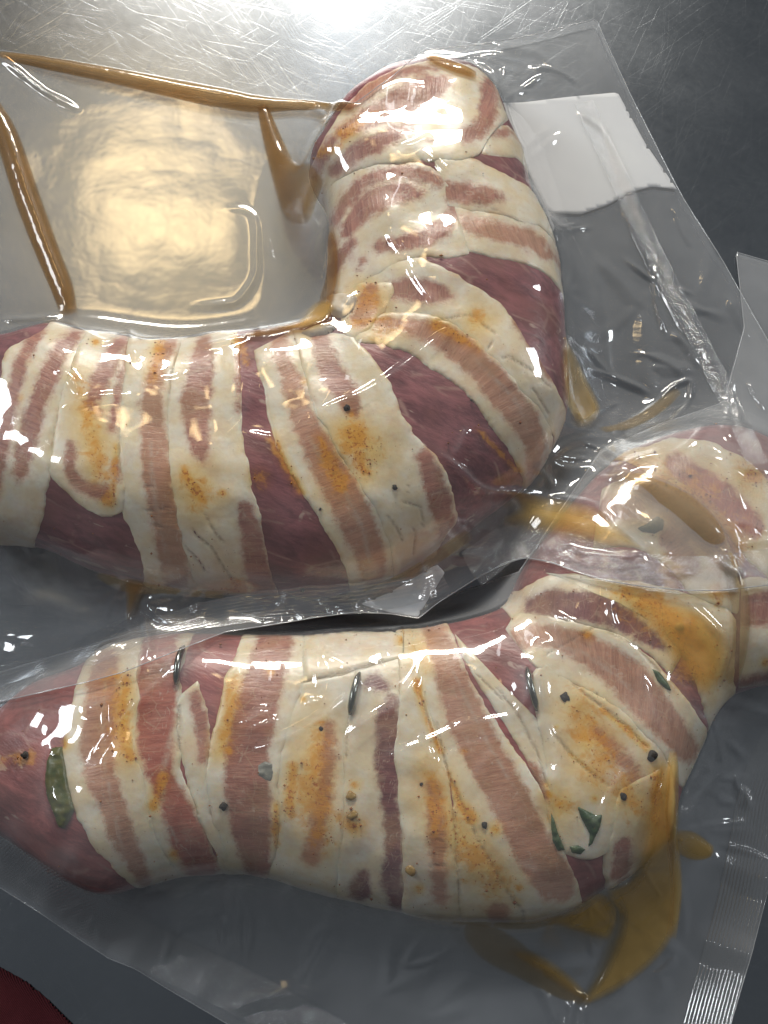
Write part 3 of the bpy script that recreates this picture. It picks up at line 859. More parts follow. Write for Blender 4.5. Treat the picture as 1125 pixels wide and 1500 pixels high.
B([(522, 978), (516, 1030), (506, 1080), (506, 1130), (504, 1180), (500, 1230), (496, 1270), (492, 1316)],
  [(584, 955), (586, 1000), (584, 1040), (580, 1090), (583, 1140), (586, 1190), (589, 1250), (591, 1300), (592, 1338)],
  [[(548, 1000, 13), (560, 1005, 9)], [(574, 1030, 10), (568, 1050, 16), (568, 1090, 17), (568, 1140, 16), (572, 1180, 12), (576, 1220, 12), (578, 1250, 14), (574, 1290, 16), (584, 1325, 10)],
   [(532, 1280, 8), (528, 1300, 17)]], layer=.2, mat=M_BACON_DARK)
B([(584, 955), (587, 1000), (584, 1060), (580, 1100), (584, 1150), (588, 1200), (592, 1260), (592, 1338)],
  [(606, 945), (615, 1000), (626, 1050), (641, 1090), (652, 1130), (660, 1180), (665, 1240), (669, 1300), (674, 1350)],
  [[(632, 1150, 9), (640, 1200, 12), (642, 1260, 12), (645, 1315, 10)]], mat=M_BACON_PALE, layer=.8, mult=.8)
B([(603, 936), (613, 990), (626, 1035), (641, 1080), (653, 1115), (661, 1150), (666, 1200), (669, 1260), (676, 1348)],
  [(656, 918), (668, 950), (684, 995), (706, 1032), (727, 1065), (748, 1096), (778, 1136), (802, 1185), (818, 1232), (842, 1290), (852, 1325)],
  [[(640, 935, 18), (655, 975, 20), (668, 1010, 24), (682, 1050, 29), (700, 1090, 29), (722, 1130, 29), (745, 1170, 29), (766, 1210, 29), (786, 1250, 31), (812, 1290, 30)], [(730, 1336, 15)]],
  neg=[[(664, 985, 1.5), (690, 1040, 2.5), (712, 1085, 2.5), (750, 1150, 2)]], mat=M_BACON_PALE, layer=.5)
B([(668, 930), (692, 985), (722, 1030), (748, 1072), (772, 1112), (792, 1155), (804, 1200), (812, 1240)],
  [(710, 975), (742, 1010), (772, 1040), (790, 1062), (801, 1100), (811, 1140), (822, 1190), (832, 1250)],
  [[(775, 1130, 12), (790, 1165, 12)]], layer=.3, wrap=False)
B([(442, 998), (500, 987), (550, 972), (592, 962)], [(440, 928), (500, 925), (560, 926), (592, 938)], [], layer=1.4)
B([(755, 912), (800, 905), (850, 912), (900, 925), (945, 950), (985, 985)], [(760, 868), (800, 850), (850, 845), (900, 860), (940, 880), (975, 905), (1012, 935)],
  [[(780, 888, 12), (810, 884, 19), (850, 888, 22), (890, 896, 20), (920, 914, 15), (950, 936, 12), (966, 948, 6)]], mat=M_BACON_DARK)
B([(870, 870), (920, 892), (965, 922), (1000, 960), (1022, 1000), (1034, 1045)], [(800, 840), (850, 846), (900, 852), (960, 860), (1025, 880), (1072, 905), (1075, 960), (1072, 1000)], [], layer=.9)
B([(775, 968), (800, 987), (840, 1002), (880, 1022), (920, 1052), (950, 1082), (975, 1112), (1003, 1160)], [(742, 925), (762, 897), (800, 905), (850, 915), (900, 930), (940, 955), (975, 990), (1005, 1030), (1034, 1068)],
  [[(765, 932, 17), (800, 932, 14), (840, 942, 20), (880, 965, 24), (915, 990, 27), (945, 1025, 28), (975, 1060, 23), (1003, 1098, 18)]],
  neg=[[(790, 940, 2), (850, 955, 2), (890, 980, 3), (925, 1010, 2)], [(772, 920, 1), (765, 948, 1)]], mat=M_BACON_PALE, layer=.5)
B([(781, 985), (790, 1060), (800, 1120), (806, 1180), (816, 1232), (842, 1254), (872, 1256), (902, 1228)], [(790, 972), (832, 1000), (880, 1023), (920, 1053), (950, 1083), (975, 1118), (986, 1180), (978, 1230)],
  [[(872, 1070, 8), (905, 1105, 10), (925, 1130, 10), (945, 1165, 8)]], mat=M_BACON_PALE, layer=.9, mult=.6)
B([(908, 1150), (897, 1200), (886, 1262), (890, 1302)], [(968, 1120), (966, 1170), (958, 1225), (935, 1290)], [[(912, 1240, 13), (905, 1275, 13)]], layer=1.4)
B([(868, 800), (930, 800), (980, 830), (1020, 880)], [(880, 720), (960, 690), (1020, 725), (1060, 785), (1080, 850), (1078, 900)],
  [[(890, 748, 18), (930, 745, 14)], [(985, 790, 20), (1010, 830, 15)]], layer=.4, mat=M_BACON_PALE)
B([(945, 690), (1030, 740), (1080, 800), (1130, 850)], [(930, 660), (1000, 645), (1080, 668), (1160, 740)], [[(990, 680, 15), (1050, 725, 22), (1100, 770, 18)]], mat=M_BACON_RED)
B([(1082, 1004), (1125, 998), (1165, 985)], [(1086, 850), (1125, 850), (1170, 850)], [[(1095, 895, 22), (1125, 892, 25), (1160, 890, 25)], [(1090, 998, 8), (1140, 990, 8)]])

# torn bits of greens and lumps that lie on the lower roast
greens = [('pepper_slice', 'green pepper slice tucked under the bacon at the left tip of the stained roast', 'pepper',
           [(76, 1095), (92, 1093), (98, 1125), (103, 1160), (110, 1185), (103, 1200), (95, 1214), (86, 1212), (80, 1195), (70, 1170), (66, 1145), (69, 1115)], M_GREEN, .002),
          ('green_leaf', 'dark green leaf scrap under the fat fold of the stained roast', 'leaf',
           [(842, 1178), (858, 1185), (872, 1192), (884, 1190), (880, 1210), (868, 1236), (858, 1243), (862, 1222), (850, 1200)], M_LEAF, .0014),
          ('green_leaf', 'thin curved green leaf strip beside the fat fold of the stained roast', 'leaf',
           [(806, 1185), (812, 1200), (818, 1220), (828, 1245), (816, 1247), (808, 1232), (806, 1210)], M_LEAF, .0013),
          ('green_leaf', 'small flat green leaf bit pressed along the fat fold hem of the stained roast', 'leaf',
           [(832, 1238), (846, 1236), (860, 1243), (850, 1252), (836, 1249)], M_LEAF, .0013),
          ('grey_leaf', 'grey wilted leaf scrap on pink bacon beside the central pin', 'leaf',
           [(376, 1120), (388, 1114), (400, 1118), (404, 1132), (398, 1146), (386, 1145), (376, 1134)], M_GREY, .0002),
          ('green_leaf', 'blurred green leaf seen through the overlapping bag seal', 'leaf',
           [(932, 774), (945, 768), (962, 756), (973, 762), (972, 778), (958, 784), (940, 780)], M_LEAF, .0014),
          ('green_leaf', 'greyish green leaf shred below the orange-stained fat', 'leaf',
           [(952, 978), (966, 984), (978, 1000), (984, 1014), (972, 1010), (960, 998)], M_LEAF, .0012)]
for nm, lab, cat, poly, mat, h in greens:
    o = bl.blob(nm, poly, mat, h * 0.5 + 0.0005, parent=None)
    tag(o, lab, cat)


def ico(c, r, squash=0.6, seed=0, n=2):
    import bmesh
    bm = bmesh.new()
    bmesh.ops.create_icosphere(bm, subdivisions=n, radius=1)
    v = np.array([x.co[:] for x in bm.verts])
    f = [[q.index for q in x.verts] for x in bm.faces]
    bm.free()
    k = 1 + 0.42 * vnoise(v[:, 0] * 3 + seed, v[:, 1] * 3 + v[:, 2] * 2, 1.5, seed)
    v = v * k[:, None] * np.array((r, r, r * squash))
    return v + np.asarray(c), f


def on_skin(B_, px, lift):
    p, n = B_.r.at(B_.r.locate([px]), [lift])
    return p[0], n[0]


grains = [(bu, 578, 714, 4, 'black peppercorn on broad white fat below the bare meat at the bend'), (bu, 508, 599, 4.5, 'dark grain at the end of a lean streak on the roast bend'),
          (bu, 469, 746, 2, 'tiny dark grain where white fat meets the bare meat stripe'), (bu, 690, 587, 2.2, 'tiny dark grain at the edge between pale bacon and bend meat'),
          (bu, 443, 862, 3, 'dark grain on bare meat at the rim of the labelled roast'), (bl, 38, 1107, 5, 'black peppercorn on bare red meat beside the green pepper'),
          (bl, 328, 1180, 5.5, 'black peppercorn on the white fat edge below the grey leaf'), (bl, 828, 1022, 6, 'black peppercorn in puckered fat next to the pin at the bend'),
          (bl, 953, 1107, 6.5, 'large black peppercorn on fat beside the amber juice ridge'), (bl, 911, 1166, 5, 'black peppercorn on fat just above the green leaf scraps'),
          (bl, 709, 1209, 4, 'black peppercorn in orange-stained fat beside the wide tan streak'), (bl, 84, 1166, 3.5, 'dark grain lying on the green pepper slice'),
          (bl, 470, 1068, 2.6, 'small dark grain on fat below the central pin'), (bl, 617, 1149, 2, 'tiny dark grain on the white strip beside the dark lean stripe')]
for q, (B_, x, y, r, lab) in enumerate(grains):
    p, n = on_skin(B_, (x, y), 0.0007)
    v, f = ico(p, r * 0.000267, 0.62, q + 3)
    tag(mesh_obj('peppercorn', v, f, M_PEPPER), lab, 'peppercorn', 'peppercorns on the roasts')
for q, (x, y, lab) in enumerate([(514, 1166, 'tan chilli seed, upper of the close pair on stained fat'), (516, 1194, 'tan chilli seed, lower of the close pair on stained fat'),
                                 (603, 1273, 'tan chilli seed alone on the white strip near the rim'), (994, 917, 'tan chilli seed in the deep orange marinade')]):
    p, n = on_skin(bl, (x, y), 0.0008)
    v, f = ico(p, 0.0016, 0.45, q + 40)
    tag(mesh_obj('chilli_seed', v, f, M_SEED), lab, 'seed', 'chilli seeds on the stained roast')
    bl.keep(v, f)


def tube(name, pts, rad, mat, parent=None, sides=8):
    p = np.asarray(pts, float)
    n = len(p)
    t = np.gradient(p, axis=0)
    t /= np.maximum(np.linalg.norm(t, axis=1, keepdims=True), 1e-9)
    up_ = np.array((0, 0, 1.0))
    s = np.cross(t, up_)
    s /= np.maximum(np.linalg.norm(s, axis=1, keepdims=True), 1e-6)
    w = np.cross(s, t)
    a = np.linspace(0, 2 * math.pi, sides, endpoint=False)
    rad = np.broadcast_to(np.asarray(rad, float), (n,))
    V = p[:, None] + rad[:, None, None] * (s[:, None] * np.cos(a)[None, :, None] + w[:, None] * np.sin(a)[None, :, None])
    f = [tuple(x) for x in grid_faces(n, sides, True).tolist()] + [tuple(range(sides)), tuple((n - 1) * sides + q for q in range(sides))[::-1]]
    return mesh_obj(name, V.reshape(-1, 3), f, mat, parent), V.reshape(-1, 3), grid_faces(n, sides, True)


pins = [([(270, 950), (263, 975), (258, 1005)], 'bent grey metal pin between red bacon and bare purple meat'),
        ([(527, 988), (520, 1015), (513, 1048)], 'grey metal pin beside the small red patch under white fat'),
        ([(772, 980), (776, 1008), (786, 1042)], 'grey metal pin beside the puckered fat fold at the roast bend')]
for q, (pp, lab) in enumerate(pins):
    pts = resample(pp, 14)
    h = 0.0012 + 0.0022 * np.sin(np.linspace(0, math.pi, 14))
    ij = lo.locate(pts)
    P3, _ = lo.at(ij, h)
    rad = 0.0012 * np.clip(np.sin(np.linspace(0.25, math.pi - 0.25, 14)) * 1.6, 0.3, 1)
    o, v, f = tube('metal_pin', P3, rad, M_PIN)
    tag(o, lab, 'pin')
    bl.keep(v, f)


def flecks(B_, n, name):
    """ground spice: uncountable specks sitting on the skin, thickest where the marinade pooled"""
    r = B_.r
    ij = np.argwhere(r.front)
    w = 0.10 + smax_chains(r.UV[ij[:, 0], ij[:, 1]], B_.st, 'stain') * 2.2
    c = ij[rng.choice(len(ij), n, p=w / w.sum())] + rng.uniform(-.5, .5, (n, 2))
    P, N = r.at(c.astype(float), np.full(n, 0.0009))
    o8 = np.array([(1, 0, 0), (-1, 0, 0), (0, 1, 0), (0, -1, 0), (0, 0, 1), (0, 0, -1)], float)
    f8 = np.array([(0, 2, 4), (2, 1, 4), (1, 3, 4), (3, 0, 4), (2, 0, 5), (1, 2, 5), (3, 1, 5), (0, 3, 5)])
    s = np.clip(rng.lognormal(-8.75, 0.55, (n, 1, 1)), 0.00007, 0.0007) * rng.uniform(0.6, 1.6, (n, 1, 3))
    V = (P[:, None] + o8[None] * s).reshape(-1, 3)
    F = (f8[None] + 6 * np.arange(n)[:, None, None]).reshape(-1, 3)
    tag(mesh_obj(name, V, F, M_FLECK, B_.root), kind='stuff')


flecks(bu, 500, 'spice_flecks')
flecks(bl, 1100, 'spice_flecks')

# ------------------------------------------------------------------ bag film: a sheet draped over what lies under it
X0, X1, Y0, Y1, DX = -0.235, 0.235, -0.285, 0.30, 0.0006
gx = np.arange(X0, X1, DX)
gy = np.arange(Y0, Y1, DX)
GX, GY = np.meshgrid(gx, gy, indexing='ij')


def raster_fast(B_):
    """max-height raster of all kept meshes by splatting subdivided faces"""
    h = np.zeros(GX.shape)
    v = np.concatenate(B_.V)
    for f in B_.F:
        q = f if f.ndim == 2 else None
        c = v[q]
        k = c.shape[1]
        m = 9 if len(f) > 40000 else 4
        for a in np.linspace(0, 1, m):
            for b in np.linspace(0, 1, m):
                if k == 4:
                    p = (c[:, 0] * (1 - a) + c[:, 1] * a) * (1 - b) + (c[:, 3] * (1 - a) + c[:, 2] * a) * b
                else:
                    p = c[:, 0] * (1 - a) + (c[:, 1] * (1 - b) + c[:, 2] * b) * a
                ii = np.round((p[:, 0] - X0) / DX).astype(int)
                jj = np.round((p[:, 1] - Y0) / DX).astype(int)
                ok = (ii >= 0) & (ii < len(gx)) & (jj >= 0) & (jj < len(gy))
                np.maximum.at(h, (ii[ok], jj[ok]), p[ok, 2])
    return h


def maxfilt(h):
    o = h.copy()
    for ax in (0, 1):
        s = o.copy()
        for d in (-1, 1): s = np.maximum(s, np.roll(o, d, ax))
        o = s
    return o


def avg4(f):
    p = np.pad(f, 1, mode='edge')
    return (p[:-2, 1:-1] + p[2:, 1:-1] + p[1:-1, :-2] + p[1:-1, 2:]) * 0.25


def drape(h, p, it):
    """membrane over the obstacle h, solved at half resolution"""
    n, m = (h.shape[0] // 2) * 2, (h.shape[1] // 2) * 2
    c = h[:n, :m].reshape(n // 2, 2, m // 2, 2).max((1, 3))
    f = c.copy()
    for _ in range(it):
        f = np.maximum(c, avg4(f) - p)
    out = h.copy()
    out[:n, :m] = np.maximum(h[:n, :m], blur(np.repeat(np.repeat(f, 2, 0), 2, 1), 4))
    return out


def blur(f, it):
    for _ in range(it): f = (f + avg4(f)) * 0.5
    return f


def sample(F, xy):
    x = np.clip((xy[:, 0] - X0) / DX, 0, len(gx) - 1.001)
    y = np.clip((xy[:, 1] - Y0) / DX, 0, len(gy) - 1.001)
    i, j = x.astype(int), y.astype(int)
    a, b = x - i, y - j
    return F[i, j] * (1 - a) * (1 - b) + F[i + 1, j] * a * (1 - b) + F[i, j + 1] * (1 - a) * b + F[i + 1, j + 1] * a * b


def hit_field(F, px):
    """first point where the pixel's ray meets height field F"""
    d = rays(px)
    zs = np.linspace(0.075, 0.0, 260)
    out = np.zeros((len(d), 3))
    done = np.zeros(len(d), bool)
    for z in zs:
        P = CAM + d * ((z - CAM[2]) / d[:, 2])[:, None]
        s = sample(F, P[:, :2])
        new = (~done) & (s >= z)
        out[new] = P[new]
        done |= new
    P = CAM + d * ((0 - CAM[2]) / d[:, 2])[:, None]
    out[~done] = P[~done]
    return out


def ridge(F, chains):
    """folds standing up in the film: (pixel polyline, height mm, half-width mm)"""
    add = np.zeros(F.shape)
    for pts, hmm, wmm in chains:
        soft = wmm < 1.2
        if soft: hmm, wmm = hmm * 0.85, 1.45
        n = max(6, int(len(pts) * 8))
        P = hit_field(F, resample(pts, n))[:, :2]
        lo_, hi_ = P.min(0) - 0.01, P.max(0) + 0.01
        i0, i1 = np.clip(((lo_[0] - X0) / DX, (hi_[0] - X0) / DX), 0, len(gx)).astype(int)
        j0, j1 = np.clip(((lo_[1] - Y0) / DX, (hi_[1] - Y0) / DX), 0, len(gy)).astype(int)
        if i1 <= i0 or j1 <= j0: continue
        Q = np.stack([GX[i0:i1, j0:j1].ravel(), GY[i0:i1, j0:j1].ravel()], -1)
        taper = np.clip(np.sin(np.linspace(0, math.pi, n)) * 1.6, 0.05, 1)
        best = np.zeros(len(Q))
        wob = 1 + 0.3 * vnoise(np.arange(n) * 1.0, np.zeros(n) + hmm * 9.1 + pts[0][0], 3.0, 12)
        for k in range(n - 1):
            a, b = P[k], P[k + 1]
            d = b - a
            t = np.clip(((Q - a) @ d) / max(d @ d, 1e-14), 0, 1)
            dist = np.linalg.norm(Q - a - t[:, None] * d, axis=1)
            if not soft:      # loose film creases into flat-sided tents
                w = wmm * 0.00135 * wob[k]
                prof = np.clip(1 + 0.12 - np.sqrt((dist / w) ** 2 + 0.0144), 0, 1)
                prof = np.where(prof < 0.15, prof * prof / 0.3 , prof - 0.075)
                best = np.maximum(best, hmm * 0.0010 * taper[k] * prof)
            else:
                best = np.maximum(best, hmm * 0.00115 * taper[k] * np.exp(-(dist / (wmm * 0.00115)) ** 2))
        blk = add[i0:i1, j0:j1]
        add[i0:i1, j0:j1] = np.maximum(blk, best.reshape(blk.shape))
    return F + add


def fans(points, seed, cx, cy):
    """short pulled creases running out from where the film leaves the meat"""
    r_ = np.random.default_rng(seed)
    out = []
    for (x, y) in points:
        a0 = math.atan2(y - cy, x - cx) if cx is not None else 0
        for _ in range(r_.integers(2, 5)):
            a = a0 + r_.normal(0, 0.55)
            L = r_.uniform(25, 85)
            b = a + r_.normal(0, 0.3)
            p1 = (x + math.cos(a) * L * .5, y + math.sin(a) * L * .5)
            out.append(([(x - math.cos(a) * 8, y - math.sin(a) * 8), p1, (p1[0] + math.cos(b) * L * .5, p1[1] + math.sin(b) * L * .5)], r_.uniform(.7, 1.7), r_.uniform(.8, 1.9)))
    return out


def folds(boxes, seed):
    """slack film between and beside the roasts: larger folds (x0, y0, x1, y1, count, angle, length px, height, width)"""
    r_ = np.random.default_rng(seed)
    out = []
    for x0, y0, x1, y1, n, ang, ln, h, w in boxes:
        for _ in range(n):
            x, y = r_.uniform(x0, x1), r_.uniform(y0, y1)
            a = R(ang) + r_.normal(0, 0.4)
            l = ln * r_.uniform(0.5, 1.4) / 2
            c = r_.normal(0, 0.22) * l
            out.append(([(x - math.cos(a) * l, y - math.sin(a) * l), (x + math.sin(a) * c, y - math.cos(a) * c), (x + math.cos(a) * l, y + math.sin(a) * l)],
                        h * r_.uniform(.6, 1.3), w * r_.uniform(.6, 1.4)))
    return out


def film_mesh(name, F, outline_px, mat, parent, edge_mat, own, veil, step=1):
    poly3 = hit_field(F, resample(list(outline_px) + [outline_px[0]], 420, False)[:-1])
    poly = poly3[:, :2]
    st = DX * step
    x0, y0 = poly.min(0) - st
    x1, y1 = poly.max(0) + st
    v, f, sd = snapped_grid(poly, max(x0, X0), min(x1, X1 - 2 * st), max(y0, Y0), min(y1, Y1 - 2 * st), st)
    z = sample(F, v)
    V = np.c_[v, z]
    gap = np.where(sample(own, v) < 0.002, 1.0, np.clip((z - sample(own, v)) / 0.006, 0, 1))      # loose film away from the meat is two layers and milky
    mesh_obj(name, V, f, mat, parent, {'loose': veil[0] + (veil[1] - veil[0]) * gap})
    e = np.c_[poly, sample(F, poly) + 0.00012]
    tube('bag_edge', np.vstack([e, e[:1]]), 0.00022, edge_mat, parent, 6)


def ribbon_on(name, F, centre, width_mm, mat, parent, lift=0.00025, cross=22):
    """a seal band laid along a pixel polyline on the film"""
    C = hit_field(F, resample(centre, max(40, len(centre) * 16)))[:, :2]
    C = resample(C, int(np.linalg.norm(np.diff(C, axis=0), axis=1).sum() / 0.0009) + 4)
    t = np.gradient(C, axis=0)
    for _ in range(14): t[1:-1] = (t[:-2] + t[1:-1] + t[2:]) / 3
    t /= np.linalg.norm(t, axis=1, keepdims=True)
    nrm = np.stack([-t[:, 1], t[:, 0]], -1)
    u = np.linspace(-0.5, 0.5, cross) * width_mm * 0.001
    V = C[:, None] + nrm[:, None] * u[None, :, None]
    n = len(C)
    V = V.reshape(-1, 2)
    z = sample(F, V) + lift
    s = np.repeat(np.r_[0, np.cumsum(np.linalg.norm(np.diff(C, axis=0), axis=1))] * 1000, cross)
    mesh_obj(name, np.c_[V, z], grid_faces(n, cross), mat, parent, uv=np.stack([np.tile(u * 1000, n), s], -1))


_cache = {}


def smoothed(F, it):
    k = (id(F), it)
    if k not in _cache: _cache[k] = (F, np.maximum(F, blur(F, it)))
    return _cache[k][1]


def fold_on(name, F, chain, mat, parent, hk=0.7, lift=-0.0003):
    hk *= 0.65
    F = smoothed(F, 60)
    """a juice-filled fold of the bag: half-round ridge along (x, y, half width px)"""
    c = resample(chain, max(24, len(chain) * 10))
    P = hit_field(F, c[:, :2])[:, :2]
    hw = c[:, 2] * 0.000267 * 1.6
    t = np.gradient(P, axis=0)
    for _ in range(6): t[1:-1] = (t[:-2] + t[1:-1] + t[2:]) / 3
    t /= np.maximum(np.linalg.norm(t, axis=1, keepdims=True), 1e-9)
    nr = np.stack([-t[:, 1], t[:, 0]], -1)
    a = np.linspace(-1, 1, 15)
    V = P[:, None] + nr[:, None] * (hw[:, None] * a[None])[..., None]
    z = sample(F, V.reshape(-1, 2)).reshape(len(P), -1)
    endf = np.sqrt(np.clip(np.minimum(np.arange(len(P)), np.arange(len(P))[::-1]) / 5.0, 0, 1))
    z = z + lift + (hw * hk * endf)[:, None] * (1 - a[None] ** 2) * (1 + 0.25 * a[None])
    V3 = np.c_[V.reshape(-1, 2), z.reshape(-1)]
    return mesh_obj(name, V3, grid_faces(len(P), 15), mat, parent, {'depth': ((1 - a[None] ** 2) ** 0.5 * endf[:, None]).ravel()})


def pool_on(name, F, poly_px, mat, parent, h=0.002, soft=14.0, lift=0.0003, noise=0.0004):
    F = smoothed(F, 160)
    poly = resample(list(poly_px) + [poly_px[0]], 90)[:-1]
    x0, y0 = poly.min(0) - 2
    x1, y1 = poly.max(0) + 2
    v, f, sd = snapped_grid(poly, x0, x1, y0, y1, 2.6)
    P = hit_field(F, v)
    prof = np.sqrt(np.clip(1 - (1 - np.clip(sd / soft, 0, 1)) ** 2, 0, 1))
    P[:, 2] = sample(F, P[:, :2]) + lift + h * prof + noise * prof * vnoise(v[:, 0], v[:, 1], 18, 3)
    return mesh_obj(name, P, f, mat, parent, {'depth': np.clip(sd / (soft * 1.1), 0, 1)})


FLAT = lambda h: np.clip(1 - (h - 0.001) / 0.010, 0, 1)
wave = lambda k: vnoise(GX, GY, 0.045, k) * 0.0004 + vnoise(GX, GY, 0.014, k + 1) * 0.00005

dimple = lambda k: 0.0010 * np.maximum(vnoise(GX, GY, 0.017, k), 0) + 0.00025 * np.maximum(vnoise(GX, GY, 0.008, k + 1), 0)

h_lo = raster_fast(bl)
h_up = raster_fast(bu)
obs_lo = np.maximum(maxfilt(h_lo) + 0.00045, 0.0010)
F_lo = np.maximum(blur(drape(obs_lo, 3.0e-5, 300), 45), blur(obs_lo, 16)) + 0.0002
F_lo = F_lo + FLAT(F_lo) * np.maximum(wave(51), -0.0004) + (1 - FLAT(F_lo)) * dimple(151)
F_lo = ridge(F_lo, [
    ([(368, 1102), (410, 1085), (450, 1065), (490, 1038), (520, 1008)], 1.5, 1.0), ([(510, 1098), (518, 1072), (545, 1052), (580, 1032), (608, 995), (614, 968)], 1.6, 1.0),
    ([(686, 1062), (720, 1056), (752, 1048), (770, 1022), (772, 985)], 1.4, 0.9), ([(788, 975), (792, 1040), (812, 1098), (816, 1130), (800, 1155), (780, 1162)], 1.6, 1.0),
    ([(775, 1035), (777, 1065), (779, 1100)], 1.0, .7), ([(868, 1218), (885, 1180), (900, 1148), (920, 1124)], 1.6, 1.0), ([(785, 950), (800, 942), (825, 944)], 1.4, 1.1),
    ([(933, 980), (950, 1020), (966, 1068), (985, 1095)], 1.4, .9), ([(998, 876), (1030, 905), (1066, 942)], 1.6, 1.0), ([(340, 1276), (270, 1282), (200, 1300)], 2.4, 1.8),
    ([(340, 1278), (339, 1320), (336, 1375)], 1.9, 1.5), ([(341, 1278), (358, 1320), (367, 1360), (360, 1405)], 1.9, 1.5), ([(339, 1279), (300, 1310), (250, 1345), (215, 1360)], 2.0, 2.0),
    ([(628, 1362), (606, 1390), (598, 1412), (640, 1402), (688, 1360)], 2.0, 1.6), ([(785, 1440), (800, 1462), (818, 1505)], 1.8, 1.6), ([(838, 1462), (832, 1510)], 1.8, 1.6), ([(856, 1470), (850, 1510)], 1.4, 1.2),
    ([(1062, 1030), (1044, 1055), (1052, 1090), (1055, 1125), (1025, 1165), (990, 1218)], 2.6, 2.2), ([(988, 1218), (1040, 1210), (1095, 1204)], 1.4, 1.2), ([(990, 1222), (1040, 1216), (1098, 1216)], 1.0, 1.0),
    ([(1050, 1238), (1085, 1245), (1130, 1262)], 1.2, 1.2), ([(1060, 1032), (1100, 1042), (1135, 1052)], 1.8, 2.0), ([(355, 1062), (375, 1050), (390, 1038)], 1.8, 1.8), ([(368, 1064), (395, 1060), (405, 1050)], 1.4, 1.2),
    ([(125, 1042), (145, 1032), (165, 1024)], 1.2, .9), ([(560, 1108), (600, 1105), (625, 1125), (645, 1130)], 1.6, 2.2), ([(612, 1070), (630, 1105), (640, 1122)], 1.4, 1.2), ([(450, 1030), (470, 1026)], 1.5, 1.2),
    ([(760, 1268), (785, 1278)], 1.0, .8), ([(985, 1120), (982, 1180), (984, 1240), (978, 1320)], 1.6, 1.2), ([(880, 1300), (920, 1345), (965, 1385)], 1.4, 1.2), ([(1000, 1300), (1005, 1380)], .8, 2.0),
    ([(500, 1360), (460, 1420), (440, 1500)], .8, 3.0), ([(700, 1420), (640, 1470), (600, 1510)], .9, 3.0), ([(30, 1262), (90, 1300), (170, 1330)], 1.2, 1.4), ([(112, 1245), (85, 1295), (55, 1345)], 2.0, 5.5), ([(250, 1325), (215, 1372), (180, 1420)], 2.0, 5.5),
    ([(350, 1370), (315, 1415), (285, 1460)], 2.0, 5.0), ([(30, 1215), (5, 1262), (-20, 1300)], 1.6, 5.0), ([(1030, 1260), (1085, 1275), (1140, 1290)], 1.8, 5.0), ([(1010, 1370), (1060, 1385), (1110, 1400)], 1.6, 5.0)]
    + fans([(200, 1300), (150, 1318), (60, 1268), (0, 1235), (430, 1298), (520, 1322), (620, 1345), (720, 1355), (1000, 1150), (1035, 1075), (990, 1228), (860, 1320), (940, 1275)], 5, 480, 1120)
    + folds([(170, 945, 640, 1000, 5, 68, 75, 1.3, 1.1), (170, 980, 760, 1170, 5, -28, 120, 1.2, 1.1), (770, 880, 1000, 1150, 4, 50, 90, 1.2, 1.1), (380, 1370, 850, 1480, 9, -25, 120, 1.6, 2.6), (1000, 1060, 1110, 1330, 8, 70, 70, 1.8, 1.8), (200, 1320, 420, 1420, 6, 75, 80, 1.8, 1.8), (0, 1240, 150, 1330, 5, 35, 60, 1.4, 1.8), (880, 1400, 1030, 1490, 4, -50, 90, 1.4, 2.4)], 37))
LO_OUT = [(-90, 1180), (-60, 1262), (0, 1300), (60, 1338), (110, 1372), (160, 1404), (200, 1420), (240, 1445), (330, 1498), (430, 1560), (700, 1600), (1045, 1600),
          (1073, 1490), (1100, 1400), (1125, 1303), (1150, 1180), (1180, 1080), (1230, 900), (1260, 700), (1230, 440), (1130, 385), (1078, 370), (1090, 480), (1060, 590), (965, 622), (880, 660), (760, 838),
          (600, 893), (400, 903), (200, 925), (0, 985), (-90, 1040)]
bag_l = empty('vacuum_bag', (0.06, -0.16, 0.0))
tag(bag_l, 'clear vacuum bag around the orange-stained roast, ribbed side seal and waffle seal lying on steel', 'bag', 'clear vacuum bags')
film_mesh('film', F_lo, LO_OUT, M_FILM, bag_l, M_EDGE, h_lo, (0.008, 0.25))
ribbon_on('seal_band', F_lo, [(-70, 1222), (0, 1258), (60, 1296), (120, 1335), (200, 1378), (280, 1418), (360, 1456), (440, 1500), (520, 1545)], 15.5, M_SEAL, bag_l)
ribbon_on('seal_band', F_lo, [(1142, 1080), (1112, 1160), (1100, 1230), (1085, 1310), (1066, 1385), (1043, 1470), (1020, 1560)], 15.5, M_SEAL_RIB, bag_l)
fold_on('juice_fold', F_lo, [(678, 1356, 5), (720, 1384, 13), (770, 1414, 12), (820, 1446, 9), (858, 1468, 4)], M_JUICE_PALE, bag_l, .5)
pool_on('juice_pool', F_lo, [(978, 1105), (986, 1135), (984, 1200), (990, 1250), (993, 1310), (982, 1380), (930, 1435), (864, 1472), (852, 1462), (885, 1410), (906, 1345), (888, 1308), (922, 1292), (944, 1240), (954, 1180)], M_JUICE, bag_l, .0028)
pool_on('juice_pool', F_lo, [(790, 1350), (830, 1336), (868, 1310), (892, 1316), (904, 1345), (892, 1378), (862, 1372), (820, 1360)], M_JUICE, bag_l, .0012)
pool_on('juice_pool', F_lo, [(735, 1395), (760, 1390), (800, 1402), (840, 1432), (868, 1466), (850, 1464), (800, 1435)], M_JUICE, bag_l, .0010)
pool_on('juice_pool', F_lo, [(905, 868), (960, 868), (1020, 890), (1064, 925), (1068, 985), (1035, 1020), (995, 985), (955, 925)], M_JUICE, bag_l, .0004, 30, .0001, .0002)
pool_on('juice_pool', F_lo, [(890, 700), (950, 690), (1030, 720), (1080, 780), (1076, 850), (1010, 840), (960, 800), (905, 770)], M_JUICE_PALE, bag_l, .0004, 30, .0001, .0002)
